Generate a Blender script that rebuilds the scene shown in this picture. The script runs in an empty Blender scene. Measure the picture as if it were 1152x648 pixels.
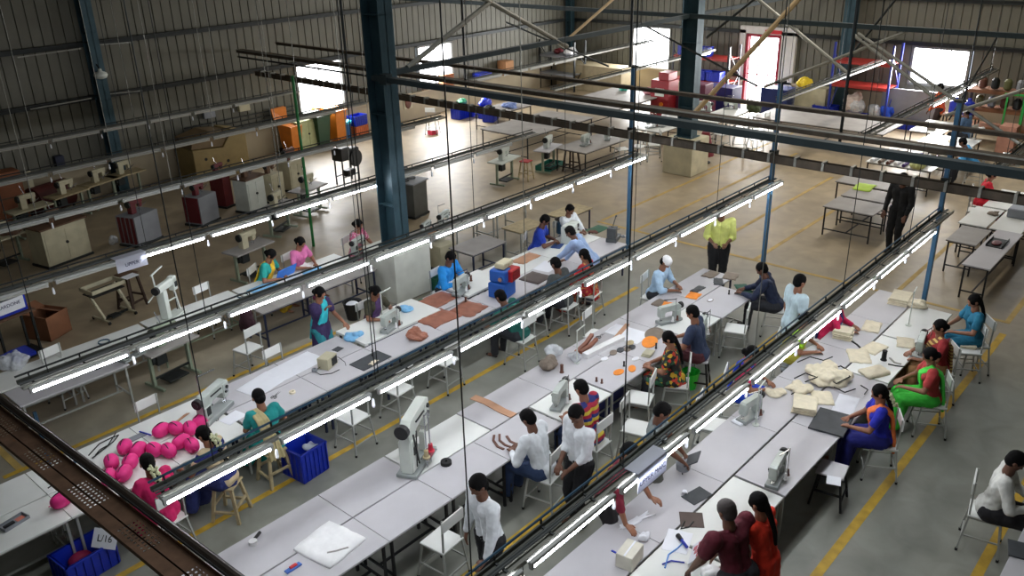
import bpy, math, random
from mathutils import Vector, Matrix, Euler, noise
sc = bpy.context.scene
col = sc.collection
random.seed(7)
R = math.radians

# ---------------------------------------------------------------- camera
CAM_H = 7.5
FPX = 965.7
RX = Vector((0.66131377, -0.74970729, -0.02455774))
RY = Vector((-0.31470268, -0.24758218, -0.91633252))
RZ = Vector((0.68090111, 0.6137117, -0.3996644))
cd = bpy.data.cameras.new('camera')
cam = bpy.data.objects.new('camera', cd)
col.objects.link(cam)
cd.sensor_width = 36.0
cd.lens = FPX / 1152 * 36.0
cd.clip_end = 200
cam.matrix_world = Matrix(((RX.x, -RY.x, -RZ.x, 0), (RX.y, -RY.y, -RZ.y, 0), (RX.z, -RY.z, -RZ.z, CAM_H), (0, 0, 0, 1)))
sc.camera = cam

# ---------------------------------------------------------------- world, exposure, large lights
w = bpy.data.worlds.new('world'); sc.world = w
w.use_nodes = True
w.node_tree.nodes['Background'].inputs[0].default_value = (0.8, 0.88, 1.0, 1)
w.node_tree.nodes['Background'].inputs[1].default_value = 1.0
sc.view_settings.view_transform = 'Standard'
sc.view_settings.look = 'None'
sc.view_settings.exposure = 0.8
sc.view_settings.gamma = 1.0
sc.view_settings.use_curve_mapping = False
sc.cycles.use_denoising = True
sc.cycles.max_bounces = 6
sc.cycles.diffuse_bounces = 3
sc.cycles.glossy_bounces = 2
sc.cycles.transmission_bounces = 3
sc.cycles.sample_clamp_indirect = 4.0

TUBE_STRENGTH = 28.0
WINDOW_STRENGTH = 5.0


def area_light(name, loc, rot, sx, sy, energy, color):
    l = bpy.data.lights.new(name, 'AREA')
    l.shape = 'RECTANGLE'; l.size = sx; l.size_y = sy; l.energy = energy; l.color = color
    o = bpy.data.objects.new(name, l)
    o.location = loc; o.rotation_euler = rot
    col.objects.link(o)
    return o


# added ambient fill lamps under the closed roof; it has no skylights
area_light('roof_fill', (8.0, 5.0, 9.2), (0, 0, 0), 14, 1.2, 220, (0.92, 0.97, 1.0))
area_light('roof_fill', (8.0, 15.0, 9.2), (0, 0, 0), 14, 1.2, 22, (0.95, 0.97, 1.0))
area_light('roof_fill', (25.0, 9.0, 9.2), (0, 0, 0), 14, 1.2, 360, (1.0, 0.93, 0.82))
area_light('roof_fill', (25.0, 19.0, 9.2), (0, 0, 0), 14, 1.2, 240, (1.0, 0.96, 0.9))
# daylight entering through the windows
area_light('window_daylight', (18.9, 25.9, 1.95), (R(-90), 0, 0), 2.0, 1.5, 150, (1, 1, 1))
area_light('window_daylight', (24.7, 25.9, 1.95), (R(-90), 0, 0), 2.0, 1.5, 240, (1, 1, 1))
area_light('window_daylight', (33.3, 21.5, 1.9), (0, R(90), 0), 1.6, 2.0, 200, (1, 1, 1))
area_light('window_daylight', (33.3, 16.05, 1.5), (0, R(90), 0), 2.4, 1.2, 260, (1, 0.98, 0.95))
area_light('window_daylight', (33.3, 9.35, 2.1), (0, R(90), 0), 1.2, 1.8, 260, (1, 0.98, 0.95))


# ---------------------------------------------------------------- helpers: maths
def at(u, v, z=0.0):
    """floor-plan point where the photograph's pixel meets the horizontal plane z"""
    d = RX * ((u - 576) / FPX) + RY * ((v - 324) / FPX) + RZ
    t = (z - CAM_H) / d.z
    return Vector((d.x * t, d.y * t, z))


def srgb(c):
    out = []
    for x in c:
        x /= 255.0
        out.append(x / 12.92 if x <= 0.04045 else ((x + 0.055) / 1.055) ** 2.4)
    return (*out, 1.0)


# ---------------------------------------------------------------- helpers: materials
MATS = {}


def mat(name, rgb=(128, 128, 128), rough=0.6, metal=0.0, var=0.10, scale=6.0, alpha=1.0):
    if name in MATS:
        return MATS[name]
    m = bpy.data.materials.new(name); MATS[name] = m
    m.use_nodes = True
    nt = m.node_tree; b = nt.nodes['Principled BSDF']
    b.inputs['Roughness'].default_value = rough
    b.inputs['Metallic'].default_value = metal
    c = srgb(rgb)
    if var > 0:
        tc = nt.nodes.new('ShaderNodeTexCoord'); n = nt.nodes.new('ShaderNodeTexNoise')
        n.inputs['Scale'].default_value = scale; n.inputs['Detail'].default_value = 4
        r = nt.nodes.new('ShaderNodeValToRGB')
        r.color_ramp.elements[0].position = 0.3; r.color_ramp.elements[1].position = 0.7
        r.color_ramp.elements[0].color = (*[x * (1 - var) for x in c[:3]], 1)
        r.color_ramp.elements[1].color = (*[min(1, x * (1 + var)) for x in c[:3]], 1)
        nt.links.new(tc.outputs['Object'], n.inputs['Vector'])
        nt.links.new(n.outputs['Fac'], r.inputs['Fac'])
        nt.links.new(r.outputs['Color'], b.inputs['Base Color'])
    else:
        b.inputs['Base Color'].default_value = c
    if alpha < 1:
        b.inputs['Alpha'].default_value = alpha
    return m


def glow(name, rgb, strength):
    m = bpy.data.materials.new(name); MATS[name] = m
    m.use_nodes = True
    b = m.node_tree.nodes['Principled BSDF']
    b.inputs['Base Color'].default_value = srgb(rgb)
    b.inputs['Emission Color'].default_value = srgb(rgb)
    b.inputs['Emission Strength'].default_value = strength
    return m


def banded(name, cols, period, axis=2, rough=0.8, offset=0.0):
    """woven stripes running across the garment"""
    m = bpy.data.materials.new(name); MATS[name] = m
    m.use_nodes = True
    nt = m.node_tree; b = nt.nodes['Principled BSDF']; b.inputs['Roughness'].default_value = rough
    tc = nt.nodes.new('ShaderNodeTexCoord'); sx = nt.nodes.new('ShaderNodeSeparateXYZ')
    a = nt.nodes.new('ShaderNodeMath'); a.operation = 'MULTIPLY_ADD'
    a.inputs[1].default_value = 1.0 / period; a.inputs[2].default_value = 10 + offset
    f = nt.nodes.new('ShaderNodeMath'); f.operation = 'FRACT'
    r = nt.nodes.new('ShaderNodeValToRGB'); r.color_ramp.interpolation = 'CONSTANT'
    el = r.color_ramp.elements
    n = len(cols)
    el[0].position = 0; el[0].color = srgb(cols[0]); el[1].position = 1.0 / n; el[1].color = srgb(cols[1 % n])
    for i in range(2, n):
        e = el.new(i / n); e.color = srgb(cols[i])
    nt.links.new(tc.outputs['Object'], sx.inputs[0]); nt.links.new(sx.outputs[axis], a.inputs[0])
    nt.links.new(a.outputs[0], f.inputs[0]); nt.links.new(f.outputs[0], r.inputs[0])
    nt.links.new(r.outputs[0], b.inputs['Base Color'])
    return m


def floral(name, cols, scale=14):
    m = bpy.data.materials.new(name); MATS[name] = m
    m.use_nodes = True
    nt = m.node_tree; b = nt.nodes['Principled BSDF']; b.inputs['Roughness'].default_value = 0.8
    tc = nt.nodes.new('ShaderNodeTexCoord'); v = nt.nodes.new('ShaderNodeTexVoronoi'); v.inputs['Scale'].default_value = scale
    r = nt.nodes.new('ShaderNodeValToRGB'); r.color_ramp.interpolation = 'CONSTANT'
    s = nt.nodes.new('ShaderNodeSeparateColor')
    el = r.color_ramp.elements; n = len(cols)
    el[0].position = 0; el[0].color = srgb(cols[0]); el[1].position = 1.0 / n; el[1].color = srgb(cols[1 % n])
    for i in range(2, n):
        e = el.new(i / n); e.color = srgb(cols[i])
    nt.links.new(tc.outputs['Object'], v.inputs['Vector']); nt.links.new(v.outputs['Color'], s.inputs[0])
    nt.links.new(s.outputs[0], r.inputs[0]); nt.links.new(r.outputs[0], b.inputs['Base Color'])
    return m


# ---------------------------------------------------------------- helpers: mesh building
class MB:
    def __init__(s):
        s.v = []; s.f = []; s.m = []

    def add(s, vs, fs, mi=0):
        o = len(s.v); s.v += [tuple(v) for v in vs]
        s.f += [tuple(i + o for i in f) for f in fs]; s.m += [mi] * len(fs)
        return s

    def box(s, x0, x1, y0, y1, z0, z1, mi=0, T=None):
        vs = [Vector((x, y, z)) for z in (z0, z1) for y in (y0, y1) for x in (x0, x1)]
        if T: vs = [T @ v for v in vs]
        return s.add(vs, [(0, 2, 3, 1), (4, 5, 7, 6), (0, 1, 5, 4), (2, 6, 7, 3), (0, 4, 6, 2), (1, 3, 7, 5)], mi)

    def cbox(s, c, d, mi=0, rz=0, rx=0, ry=0):
        T = Matrix.Translation(c) @ Euler((rx, ry, rz)).to_matrix().to_4x4()
        return s.box(-d[0] / 2, d[0] / 2, -d[1] / 2, d[1] / 2, -d[2] / 2, d[2] / 2, mi, T)

    def slab(s, x0, x1, y0, y1, z0, z1, b=0.008, mi=0):
        """box with chamfered upper and lower edges"""
        rings = [(x0 + b, x1 - b, y0 + b, y1 - b, z0), (x0, x1, y0, y1, z0 + b), (x0, x1, y0, y1, z1 - b), (x0 + b, x1 - b, y0 + b, y1 - b, z1)]
        vs = []
        for (a, c, d, e, z) in rings: vs += [(a, d, z), (c, d, z), (c, e, z), (a, e, z)]
        fs = [(3, 2, 1, 0), (12, 13, 14, 15)]
        for r in range(3):
            for i in range(4):
                j = (i + 1) % 4
                fs.append((r * 4 + i, r * 4 + j, r * 4 + 4 + j, r * 4 + 4 + i))
        return s.add(vs, fs, mi)

    def bar(s, p, q, w_=0.025, mi=0, h_=None):
        """square section bar from p to q"""
        p = Vector(p); q = Vector(q); d = q - p
        if d.length < 1e-6: return s
        z = d.normalized(); up = Vector((0, 0, 1)) if abs(z.z) < 0.95 else Vector((1, 0, 0))
        x = z.cross(up).normalized(); y = x.cross(z).normalized()
        a = w_ / 2; b = (h_ or w_) / 2
        vs = []
        for c in (p, q):
            for (i, j) in ((-a, -b), (a, -b), (a, b), (-a, b)): vs.append(c + x * i + y * j)
        return s.add(vs, [(0, 1, 2, 3), (7, 6, 5, 4), (0, 4, 5, 1), (1, 5, 6, 2), (2, 6, 7, 3), (3, 7, 4, 0)], mi)

    def cyl(s, p, q, r, r2=None, n=12, mi=0):
        p = Vector(p); q = Vector(q); z = (q - p).normalized()
        up = Vector((0, 0, 1)) if abs(z.z) < 0.95 else Vector((1, 0, 0))
        x = z.cross(up).normalized(); y = x.cross(z).normalized()
        r2 = r if r2 is None else r2
        vs = []
        for c, rr in ((p, r), (q, r2)):
            for i in range(n):
                a = 2 * math.pi * i / n; vs.append(c + x * math.cos(a) * rr + y * math.sin(a) * rr)
        fs = [tuple(range(n)), tuple(range(2 * n - 1, n - 1, -1))]
        fs += [(i, i + n, (i + 1) % n + n, (i + 1) % n) for i in range(n)]
        return s.add(vs, fs, mi)

    def tube(s, pts, r, n=6, mi=0):
        pts = [Vector(p) for p in pts]; vs = []
        k = len(pts)
        for i, p in enumerate(pts):
            d = (pts[min(i + 1, k - 1)] - pts[max(i - 1, 0)]).normalized()
            up = Vector((0, 0, 1)) if abs(d.z) < 0.9 else Vector((1, 0, 0))
            x = d.cross(up).normalized(); y = x.cross(d).normalized()
            for j in range(n):
                a = 2 * math.pi * j / n; vs.append(p + x * math.cos(a) * r + y * math.sin(a) * r)
        fs = [tuple(range(n)), tuple(range(k * n - 1, k * n - n - 1, -1))]
        for i in range(k - 1):
            for j in range(n):
                fs.append((i * n + j, (i + 1) * n + j, (i + 1) * n + (j + 1) % n, i * n + (j + 1) % n))
        return s.add(vs, fs, mi)

    def lathe(s, prof, n=16, mi=0, T=None, closed=True):
        vs = []
        for (r, z) in prof:
            for i in range(n):
                a = 2 * math.pi * i / n; v = Vector((r * math.cos(a), r * math.sin(a), z))
                vs.append(T @ v if T else v)
        k = len(prof); fs = []
        for i in range(k - 1):
            for j in range(n):
                fs.append((i * n + j, i * n + (j + 1) % n, (i + 1) * n + (j + 1) % n, (i + 1) * n + j))
        if closed:
            fs.append(tuple(range(n - 1, -1, -1))); fs.append(tuple(range((k - 1) * n, k * n)))
        return s.add(vs, fs, mi)

    def ell(s, c, rad, n=12, k=8, mi=0, T=None):
        vs = []; c = Vector(c)
        for i in range(k + 1):
            th = math.pi * i / k
            for j in range(n):
                a = 2 * math.pi * j / n
                v = Vector((rad[0] * math.sin(th) * math.cos(a), rad[1] * math.sin(th) * math.sin(a), rad[2] * math.cos(th)))
                if T: v = T @ v
                vs.append(c + v)
        fs = []
        for i in range(k):
            for j in range(n):
                fs.append((i * n + j, (i + 1) * n + j, (i + 1) * n + (j + 1) % n, i * n + (j + 1) % n))
        return s.add(vs, fs, mi)

    def prism(s, poly, z0, z1, mi=0, T=None):
        n = len(poly)
        vs = [Vector((x, y, z0)) for x, y in poly] + [Vector((x, y, z1)) for x, y in poly]
        if T: vs = [T @ v for v in vs]
        fs = [tuple(range(n - 1, -1, -1)), tuple(range(n, 2 * n))] + [(i, (i + 1) % n, (i + 1) % n + n, i + n) for i in range(n)]
        return s.add(vs, fs, mi)

    def build(s, name, mats, parent=None, smooth=False, bevel=0.0, loc=None):
        me = bpy.data.meshes.new(name)
        me.from_pydata([tuple(v) for v in s.v], [], s.f)
        if not isinstance(mats, (list, tuple)): mats = [mats]
        for m in mats: me.materials.append(m)
        if any(s.m): me.polygons.foreach_set('material_index', s.m)
        me.update()
        import bmesh
        bm = bmesh.new(); bm.from_mesh(me)
        if s.f and any(len(set(f)) < len(f) for f in s.f) or smooth:
            bmesh.ops.remove_doubles(bm, verts=bm.verts, dist=1e-5)
        bmesh.ops.recalc_face_normals(bm, faces=bm.faces)
        bm.to_mesh(me); bm.free()
        if smooth:
            me.polygons.foreach_set('use_smooth', [True] * len(me.polygons))
        o = bpy.data.objects.new(name, me)
        col.objects.link(o)
        if parent: o.parent = parent
        if loc is not None: o.location = loc
        if bevel:
            b = o.modifiers.new('bevel', 'BEVEL'); b.width = bevel; b.segments = 2; b.limit_method = 'ANGLE'
        return o


def tag(o, label=None, cat=None, group=None, kind=None):
    if label: o['label'] = label
    if cat: o['category'] = cat
    if group: o['group'] = group
    if kind: o['kind'] = kind
    return o


def thing(name, label, cat, loc=(0, 0, 0), rz=0.0, group=None):
    o = bpy.data.objects.new(name, None)
    o.empty_display_size = 0.1
    col.objects.link(o); o.location = loc; o.rotation_euler = (0, 0, rz)
    return tag(o, label, cat, group)


def struct(name, mb, m, **k):
    o = mb.build(name, m, **k); o['kind'] = 'structure'
    return o


def kids(o): return [c for c in bpy.data.objects if c.parent == o]


PROTO = {}


def proto_copy(key, builder, loc, rz, label, group=None, scale=None):
    """first call builds the thing, later calls copy it with each of its parts"""
    if key not in PROTO:
        o = builder()
        PROTO[key] = (o, [(c, kids(c)) for c in kids(o)])
    else:
        src, tree = PROTO[key]
        o = src.copy(); col.objects.link(o)
        for c, gs in tree:
            d = c.copy(); col.objects.link(d); d.parent = o
            for g in gs:
                h = g.copy(); col.objects.link(h); h.parent = d
        if 'group' in o and not group: del o['group']
    o.location = loc; o.rotation_euler = (0, 0, rz)
    if scale: o.scale = scale
    o['label'] = label
    if group: o['group'] = group
    return o


ORD = ['first', 'second', 'third', 'fourth', 'fifth', 'sixth', 'seventh', 'eighth', 'ninth', 'tenth', 'eleventh', 'twelfth', 'thirteenth', 'fourteenth', 'fifteenth']

# shared materials
steel_green = mat('painted steel green', (52, 78, 88), 0.45, 0.3, 0.15, 3)
steel_blue = mat('painted steel blue', (70, 115, 150), 0.45, 0.2, 0.1, 4)
steel_dark = mat('dark steel', (42, 46, 46), 0.5, 0.4, 0.2, 5)
steel_mid = mat('dull grey steel', (96, 98, 92), 0.5, 0.3, 0.2, 6)
steel_rust = mat('dusty brown steel', (78, 68, 56), 0.7, 0.2, 0.3, 5)
steel_grey = mat('grey painted tube', (168, 170, 165), 0.4, 0.2, 0.1, 6)
steel_zinc = mat('galvanised steel', (142, 142, 134), 0.4, 0.35, 0.15, 6)
leg_navy = mat('navy leg paint', (36, 44, 72), 0.5, 0.2, 0.1, 6)
leg_black = mat('black leg paint', (26, 27, 30), 0.5, 0.2, 0.1, 6)
beam_paint = mat('dull teal beam paint', (36, 50, 54), 0.65, 0.1, 0.15, 3)
rubber = mat('black rubber', (20, 20, 20), 0.8, 0, 0.05)
lam_grey = mat('grey laminate', (192, 190, 194), 0.45, 0, 0.05, 2)
lam_white = mat('white laminate', (228, 230, 226), 0.4, 0, 0.04, 2)
lam_dust = mat('dusty tabletop', (150, 146, 142), 0.6, 0, 0.12, 3)
edge_brown = mat('plywood edge', (120, 100, 78), 0.7, 0, 0.15, 10)
wood = mat('worn brown wood', (92, 66, 46), 0.7, 0, 0.25, 8)
wood_pale = mat('pale scuffed wood', (176, 160, 124), 0.7, 0, 0.2, 8)
enamel = mat('cream white enamel', (206, 212, 204), 0.35, 0.05, 0.05, 8)
enamel_cream = mat('aged cream enamel', (186, 180, 152), 0.5, 0.05, 0.12, 4)
enamel_green = mat('pale green enamel', (140, 152, 132), 0.5, 0.05, 0.12, 4)
chrome = mat('bright metal', (190, 192, 196), 0.2, 0.9, 0.02)
black_pl = mat('black plastic', (22, 22, 24), 0.5, 0, 0.08)
cream_cloth = mat('cream canvas', (226, 216, 190), 0.9, 0, 0.08, 12)
white_cloth = mat('white cloth', (236, 236, 236), 0.85, 0, 0.05, 12)
skyblue_cloth = mat('sky blue cloth', (126, 184, 226), 0.85, 0, 0.1, 12)
brown_leather = mat('brown leather', (146, 92, 72), 0.6, 0, 0.2, 5)
brown_dark = mat('dark brown leather', (98, 58, 44), 0.6, 0, 0.2, 5)
tan_leather = mat('tan leather', (186, 140, 108), 0.6, 0, 0.12, 5)
taupe_cloth = mat('taupe felt', (128, 116, 104), 0.9, 0, 0.1, 9)
orange_cloth = mat('orange fabric', (238, 142, 48), 0.8, 0, 0.08, 9)
pink_cloth = mat('magenta pink fabric', (222, 40, 128), 0.6, 0, 0.12, 9)
board_dark = mat('dark cutting mat', (58, 62, 66), 0.6, 0, 0.15, 9)
blue_plastic = mat('royal blue plastic', (22, 46, 168), 0.35, 0, 0.08, 6)
paper = mat('white paper', (232, 234, 240), 0.7, 0, 0.02)
ink = mat('dark ink', (40, 44, 90), 0.7, 0, 0.0)
clear_bag = mat('milky plastic film', (225, 230, 235), 0.25, 0, 0.06, 10, alpha=0.55)
green_paint = mat('green paint', (20, 110, 50), 0.5, 0, 0.1)
cardboard = mat('brown cardboard', (128, 84, 56), 0.85, 0, 0.12, 4)
maroon_paint = mat('maroon paint', (96, 26, 34), 0.45, 0, 0.12, 4)
grey_paint = mat('grey panel paint', (138, 142, 148), 0.5, 0.1, 0.08, 4)
red_paint = mat('red orange rack paint', (160, 48, 42), 0.45, 0, 0.1, 4)

# ================================================================ STRUCTURE
WY = 26.1      # left wall plane
WX = 33.5      # back wall plane


def floor_mat():
    m = bpy.data.materials.new('concrete floor'); m.use_nodes = True
    nt = m.node_tree; b = nt.nodes['Principled BSDF']
    N = nt.nodes.new; L = nt.links.new
    tc = N('ShaderNodeTexCoord')
    n1 = N('ShaderNodeTexNoise'); n1.inputs['Scale'].default_value = 0.35; n1.inputs['Detail'].default_value = 6
    n2 = N('ShaderNodeTexNoise'); n2.inputs['Scale'].default_value = 2.2; n2.inputs['Detail'].default_value = 8; n2.inputs['Distortion'].default_value = 0.6
    L(tc.outputs['Object'], n1.inputs['Vector']); L(tc.outputs['Object'], n2.inputs['Vector'])
    # base colour by position: greenish grey by the benches, sandy beige in the rest
    sx = N('ShaderNodeSeparateXYZ'); L(tc.outputs['Object'], sx.inputs[0])
    mr = N('ShaderNodeMapRange'); mr.inputs[1].default_value = 14.5; mr.inputs[2].default_value = 19.0
    ad = N('ShaderNodeMath'); ad.operation = 'ADD'
    mr2 = N('ShaderNodeMapRange'); mr2.inputs[1].default_value = 12.0; mr2.inputs[2].default_value = 15.0
    L(sx.outputs[0], mr.inputs[0]); L(sx.outputs[1], mr2.inputs[0])
    mx = N('ShaderNodeMath'); mx.operation = 'MAXIMUM'; L(mr.outputs[0], mx.inputs[0]); L(mr2.outputs[0], mx.inputs[1])
    c1 = N('ShaderNodeMix'); c1.data_type = 'RGBA'
    c1.inputs[6].default_value = srgb((136, 137, 128)); c1.inputs[7].default_value = srgb((168, 152, 126))
    L(mx.outputs[0], c1.inputs[0])
    rp = N('ShaderNodeValToRGB'); rp.color_ramp.elements[0].position = 0.25; rp.color_ramp.elements[1].position = 0.75
    rp.color_ramp.elements[0].color = (0.72, 0.72, 0.72, 1); rp.color_ramp.elements[1].color = (1.12, 1.12, 1.12, 1)
    L(n2.outputs['Fac'], rp.inputs[0])
    rp2 = N('ShaderNodeValToRGB'); rp2.color_ramp.elements[0].position = 0.3; rp2.color_ramp.elements[1].position = 0.7
    rp2.color_ramp.elements[0].color = (0.85, 0.85, 0.86, 1); rp2.color_ramp.elements[1].color = (1.1, 1.1, 1.08, 1)
    L(n1.outputs['Fac'], rp2.inputs[0])
    m1 = N('ShaderNodeMix'); m1.data_type = 'RGBA'; m1.blend_type = 'MULTIPLY'; m1.inputs[0].default_value = 1
    m2 = N('ShaderNodeMix'); m2.data_type = 'RGBA'; m2.blend_type = 'MULTIPLY'; m2.inputs[0].default_value = 1
    L(c1.outputs[2], m1.inputs[6]); L(rp.outputs[0], m1.inputs[7]); L(m1.outputs[2], m2.inputs[6]); L(rp2.outputs[0], m2.inputs[7])
    L(m2.outputs[2], b.inputs['Base Color'])
    rr = N('ShaderNodeMapRange'); rr.inputs[3].default_value = 0.35; rr.inputs[4].default_value = 0.6
    L(n2.outputs['Fac'], rr.inputs[0]); L(rr.outputs[0], b.inputs['Roughness'])
    return m


struct('floor', MB().box(-4, WX + .3, -7, WY + .3, -0.2, 0), floor_mat())
struct('ceiling', MB().box(-4, WX + .3, -7, WY + .3, 9.4, 9.5), mat('roof sheet', (120, 120, 116), 0.6, 0.1, 0.1, 2))
sheet = mat('grey profiled sheet', (100, 99, 88), 0.55, 0.15, 0.1, 1.5)
plaster = mat('cream plaster', (172, 160, 136), 0.85, 0, 0.08, 1.2)
struct('wall_right', MB().box(-4, WX, -7.2, -7, 0, 9.4), sheet)
struct('wall_front', MB().box(-4.2, -4, -7, WY, 0, 9.4), sheet)


def ribbed(a0, a1, z0, z1, fn, holes):
    """profiled sheet: pans 0.29 m wide with narrow grooves; fn(a, depth, z) -> point"""
    mb = MB()
    a = a0
    while a < a1 - 1e-6:
        b = min(a + 0.30, a1)
        prof = [(a, 0.0), (b - 0.036, 0.0), (b - 0.030, 0.04), (b - 0.006, 0.04), (b, 0.0)]
        for i in range(4):
            (p, dp), (q, dq) = prof[i], prof[i + 1]
            zs = [(z0, z1)]
            for (h0, h1, hz0, hz1) in holes:
                if (p + q) / 2 > h0 and (p + q) / 2 < h1:
                    nz = []
                    for (s, e) in zs:
                        if hz0 > s: nz.append((s, min(e, hz0)))
                        if hz1 < e: nz.append((max(s, hz1), e))
                    zs = nz
            for (s, e) in zs:
                mb.add([fn(p, dp, s), fn(q, dq, s), fn(q, dq, e), fn(p, dp, e)], [(0, 1, 2, 3)])
        a = b
    return mb


holesL = [(17.9, 19.9, 1.15, 2.78), (23.7, 25.6, 1.17, 2.72)]
holesB = [(20.5, 22.5, 1.0, 2.76), (15.4, 16.75, 0.0, 2.72), (8.4, 10.3, 1.46, 2.73)]
struct('wall_left', ribbed(-4, WX, 1.0, 9.4, lambda a, d, z: (a, WY + d, z), holesL), sheet)
struct('wall_back', ribbed(-7, WY, 1.0, 9.4, lambda a, d, z: (WX + d, a, z), holesB), sheet)
# masonry dado under the sheeting, with a sill ledge
struct('wall_left_dado', MB().box(-4, WX, WY - .12, WY + .2, 0, 1.0).box(-4, WX, WY - .2, WY - .12, 0.94, 1.02), plaster)
b_ = MB()
for (y0, y1) in ((-7, 15.4), (16.75, WY - .2)):
    b_.box(WX - .12, WX + .2, y0, y1, 0, 1.0).box(WX - .2, WX - .12, y0, y1, 0.94, 1.02)
struct('wall_back_dado', b_, plaster)

sky_glow = glow('overexposed daylight', (250, 252, 255), WINDOW_STRENGTH)
frame_w = mat('window frame grey', (120, 122, 118), 0.5, 0.2, 0.05)
n_ = 0
for (a0, a1, z0, z1) in holesL:
    n_ += 1
    fr = MB().box(a0 - .05, a0 + .03, WY - .05, WY + .1, z0 - .05, z1 + .05).box(a1 - .03, a1 + .05, WY - .05, WY + .1, z0 - .05, z1 + .05)
    fr.box(a0, a1, WY - .05, WY + .1, z1 - .03, z1 + .05).box(a0, a1, WY - .08, WY + .1, z0 - .05, z0 + .03)
    fr.box((a0 + a1) / 2 - .015, (a0 + a1) / 2 + .015, WY, WY + .05, z0, z1)
    wo = struct('window_%d' % n_, fr, frame_w)
    MB().box(a0, a1, WY + .06, WY + .08, z0, z1).build('pane', sky_glow, wo)
for (a0, a1, z0, z1) in (holesB[0], holesB[2]):
    n_ += 1
    fr = MB().box(WX - .05, WX + .1, a0 - .05, a0 + .03, z0 - .05, z1 + .05).box(WX - .05, WX + .1, a1 - .03, a1 + .05, z0 - .05, z1 + .05)
    fr.box(WX - .05, WX + .1, a0, a1, z1 - .03, z1 + .05).box(WX - .08, WX + .1, a0, a1, z0 - .05, z0 + .03)
    for k in (1, 2): fr.box(WX, WX + .05, a0 + (a1 - a0) * k / 3 - .015, a0 + (a1 - a0) * k / 3 + .015, z0, z1)
    wo = struct('window_%d' % n_, fr, frame_w)
    MB().box(WX + .06, WX + .08, a0, a1, z0, z1).build('pane', sky_glow, wo)
# bright doorway with red jambs in the back wall
fr = MB().box(WX - .18, WX + .1, 15.32, 15.42, 0, 2.8).box(WX - .18, WX + .1, 16.72, 16.82, 0, 2.8).box(WX - .18, WX + .1, 15.4, 16.75, 2.7, 2.8)
fr.box(WX, WX + .05, 15.4, 16.75, 1.16, 1.2).box(WX, WX + .05, 15.85, 15.88, 0, 2.7).box(WX, WX + .05, 16.3, 16.33, 0, 2.7)
do = struct('door_1', fr, mat('red door frame', (150, 30, 50), 0.5, 0, 0.1))
MB().box(WX + .06, WX + .08, 15.4, 16.75, 0, 2.7).build('pane', sky_glow, do)
struct('trim_1', MB().box(WX - .2, WX - .02, 14.7, 15.3, 0.0, 2.95).box(WX - .2, WX - .02, 16.85, 17.1, 0, 2.95).box(WX - .2, WX - .02, 14.7, 17.1, 2.82, 3.1), mat('white door surround', (205, 205, 200), 0.7, 0, 0.05))
struct('sign_exit_board', MB().box(WX - .24, WX - .2, 15.3, 16.0, 2.86, 3.0), mat('red sign', (190, 30, 40), 0.5, 0, 0.05))

# girts (dark channels along the sheeting)
k = 1
for z in (2.82, 4.33, 5.85, 7.3):
    k += 1
    struct('trim_%d' % k, MB().box(-4, WX, WY - .1, WY, z - .03, z + .11).box(-4, WX, WY - .16, WY - .1, z + .08, z + .11), steel_dark)
    k += 1
    struct('trim_%d' % k, MB().box(WX - .1, WX, -7, WY, z - .03, z + .11).box(WX - .16, WX - .1, -7, WY, z + .08, z + .11), steel_dark)


def ibeam_column(name, x, y, z0, z1, depth, width, axis='y'):
    mb = MB(); t = 0.02
    if axis == 'y':
        mb.box(x - width / 2, x + width / 2, y - depth / 2, y - depth / 2 + t, z0, z1)
        mb.box(x - width / 2, x + width / 2, y + depth / 2 - t, y + depth / 2, z0, z1)
        mb.box(x - t / 2, x + t / 2, y - depth / 2, y + depth / 2, z0, z1)
        z = z0 + 0.9
        while z < z1:
            mb.box(x - width / 2 + .01, x + width / 2 - .01, y - depth / 2, y + depth / 2, z, z + .015); z += 1.9
    else:
        mb.box(x - depth / 2, x - depth / 2 + t, y - width / 2, y + width / 2, z0, z1)
        mb.box(x + depth / 2 - t, x + depth / 2, y - width / 2, y + width / 2, z0, z1)
        mb.box(x - depth / 2, x + depth / 2, y - t / 2, y + t / 2, z0, z1)
    mb.box(x - width / 2 - .08, x + width / 2 + .08, y - depth / 2 - .05, y + depth / 2 + .05, z0, z0 + .03)
    return struct(name, mb, steel_green)


ibeam_column('column_1', 11.1, 13.3, 1.1, 9.4, 0.50, 0.36)
ibeam_column('column_2', 22.95, 13.3, 1.1, 9.4, 0.50, 0.36)
struct('column_plinth_1', MB().slab(10.6, 11.6, 12.8, 13.8, 0, 1.1, .02), mat('white plinth paint', (200, 202, 192), 0.7, 0, 0.1, 3))
struct('column_plinth_2', MB().slab(22.45, 23.45, 12.8, 13.8, 0, 1.1, .02), mat('scuffed plinth', (196, 188, 158), 0.7, 0, 0.15, 3))
for i, x in enumerate((-0.5, 10.95, 22.0)):
    ibeam_column('column_%d' % (i + 3), x, WY - .3, 0, 9.4, 0.35, 0.32)
ibeam_column('column_6', WX - .3, WY - .3, 0, 9.4, 0.3, 0.3)
ibeam_column('column_7', WX - .35, 12.6, 0, 9.4, 0.35, 0.42, 'x')
ibeam_column('column_8', WX - .35, 19.6, 2.9, 9.4, 0.2, 0.2, 'x')

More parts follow.
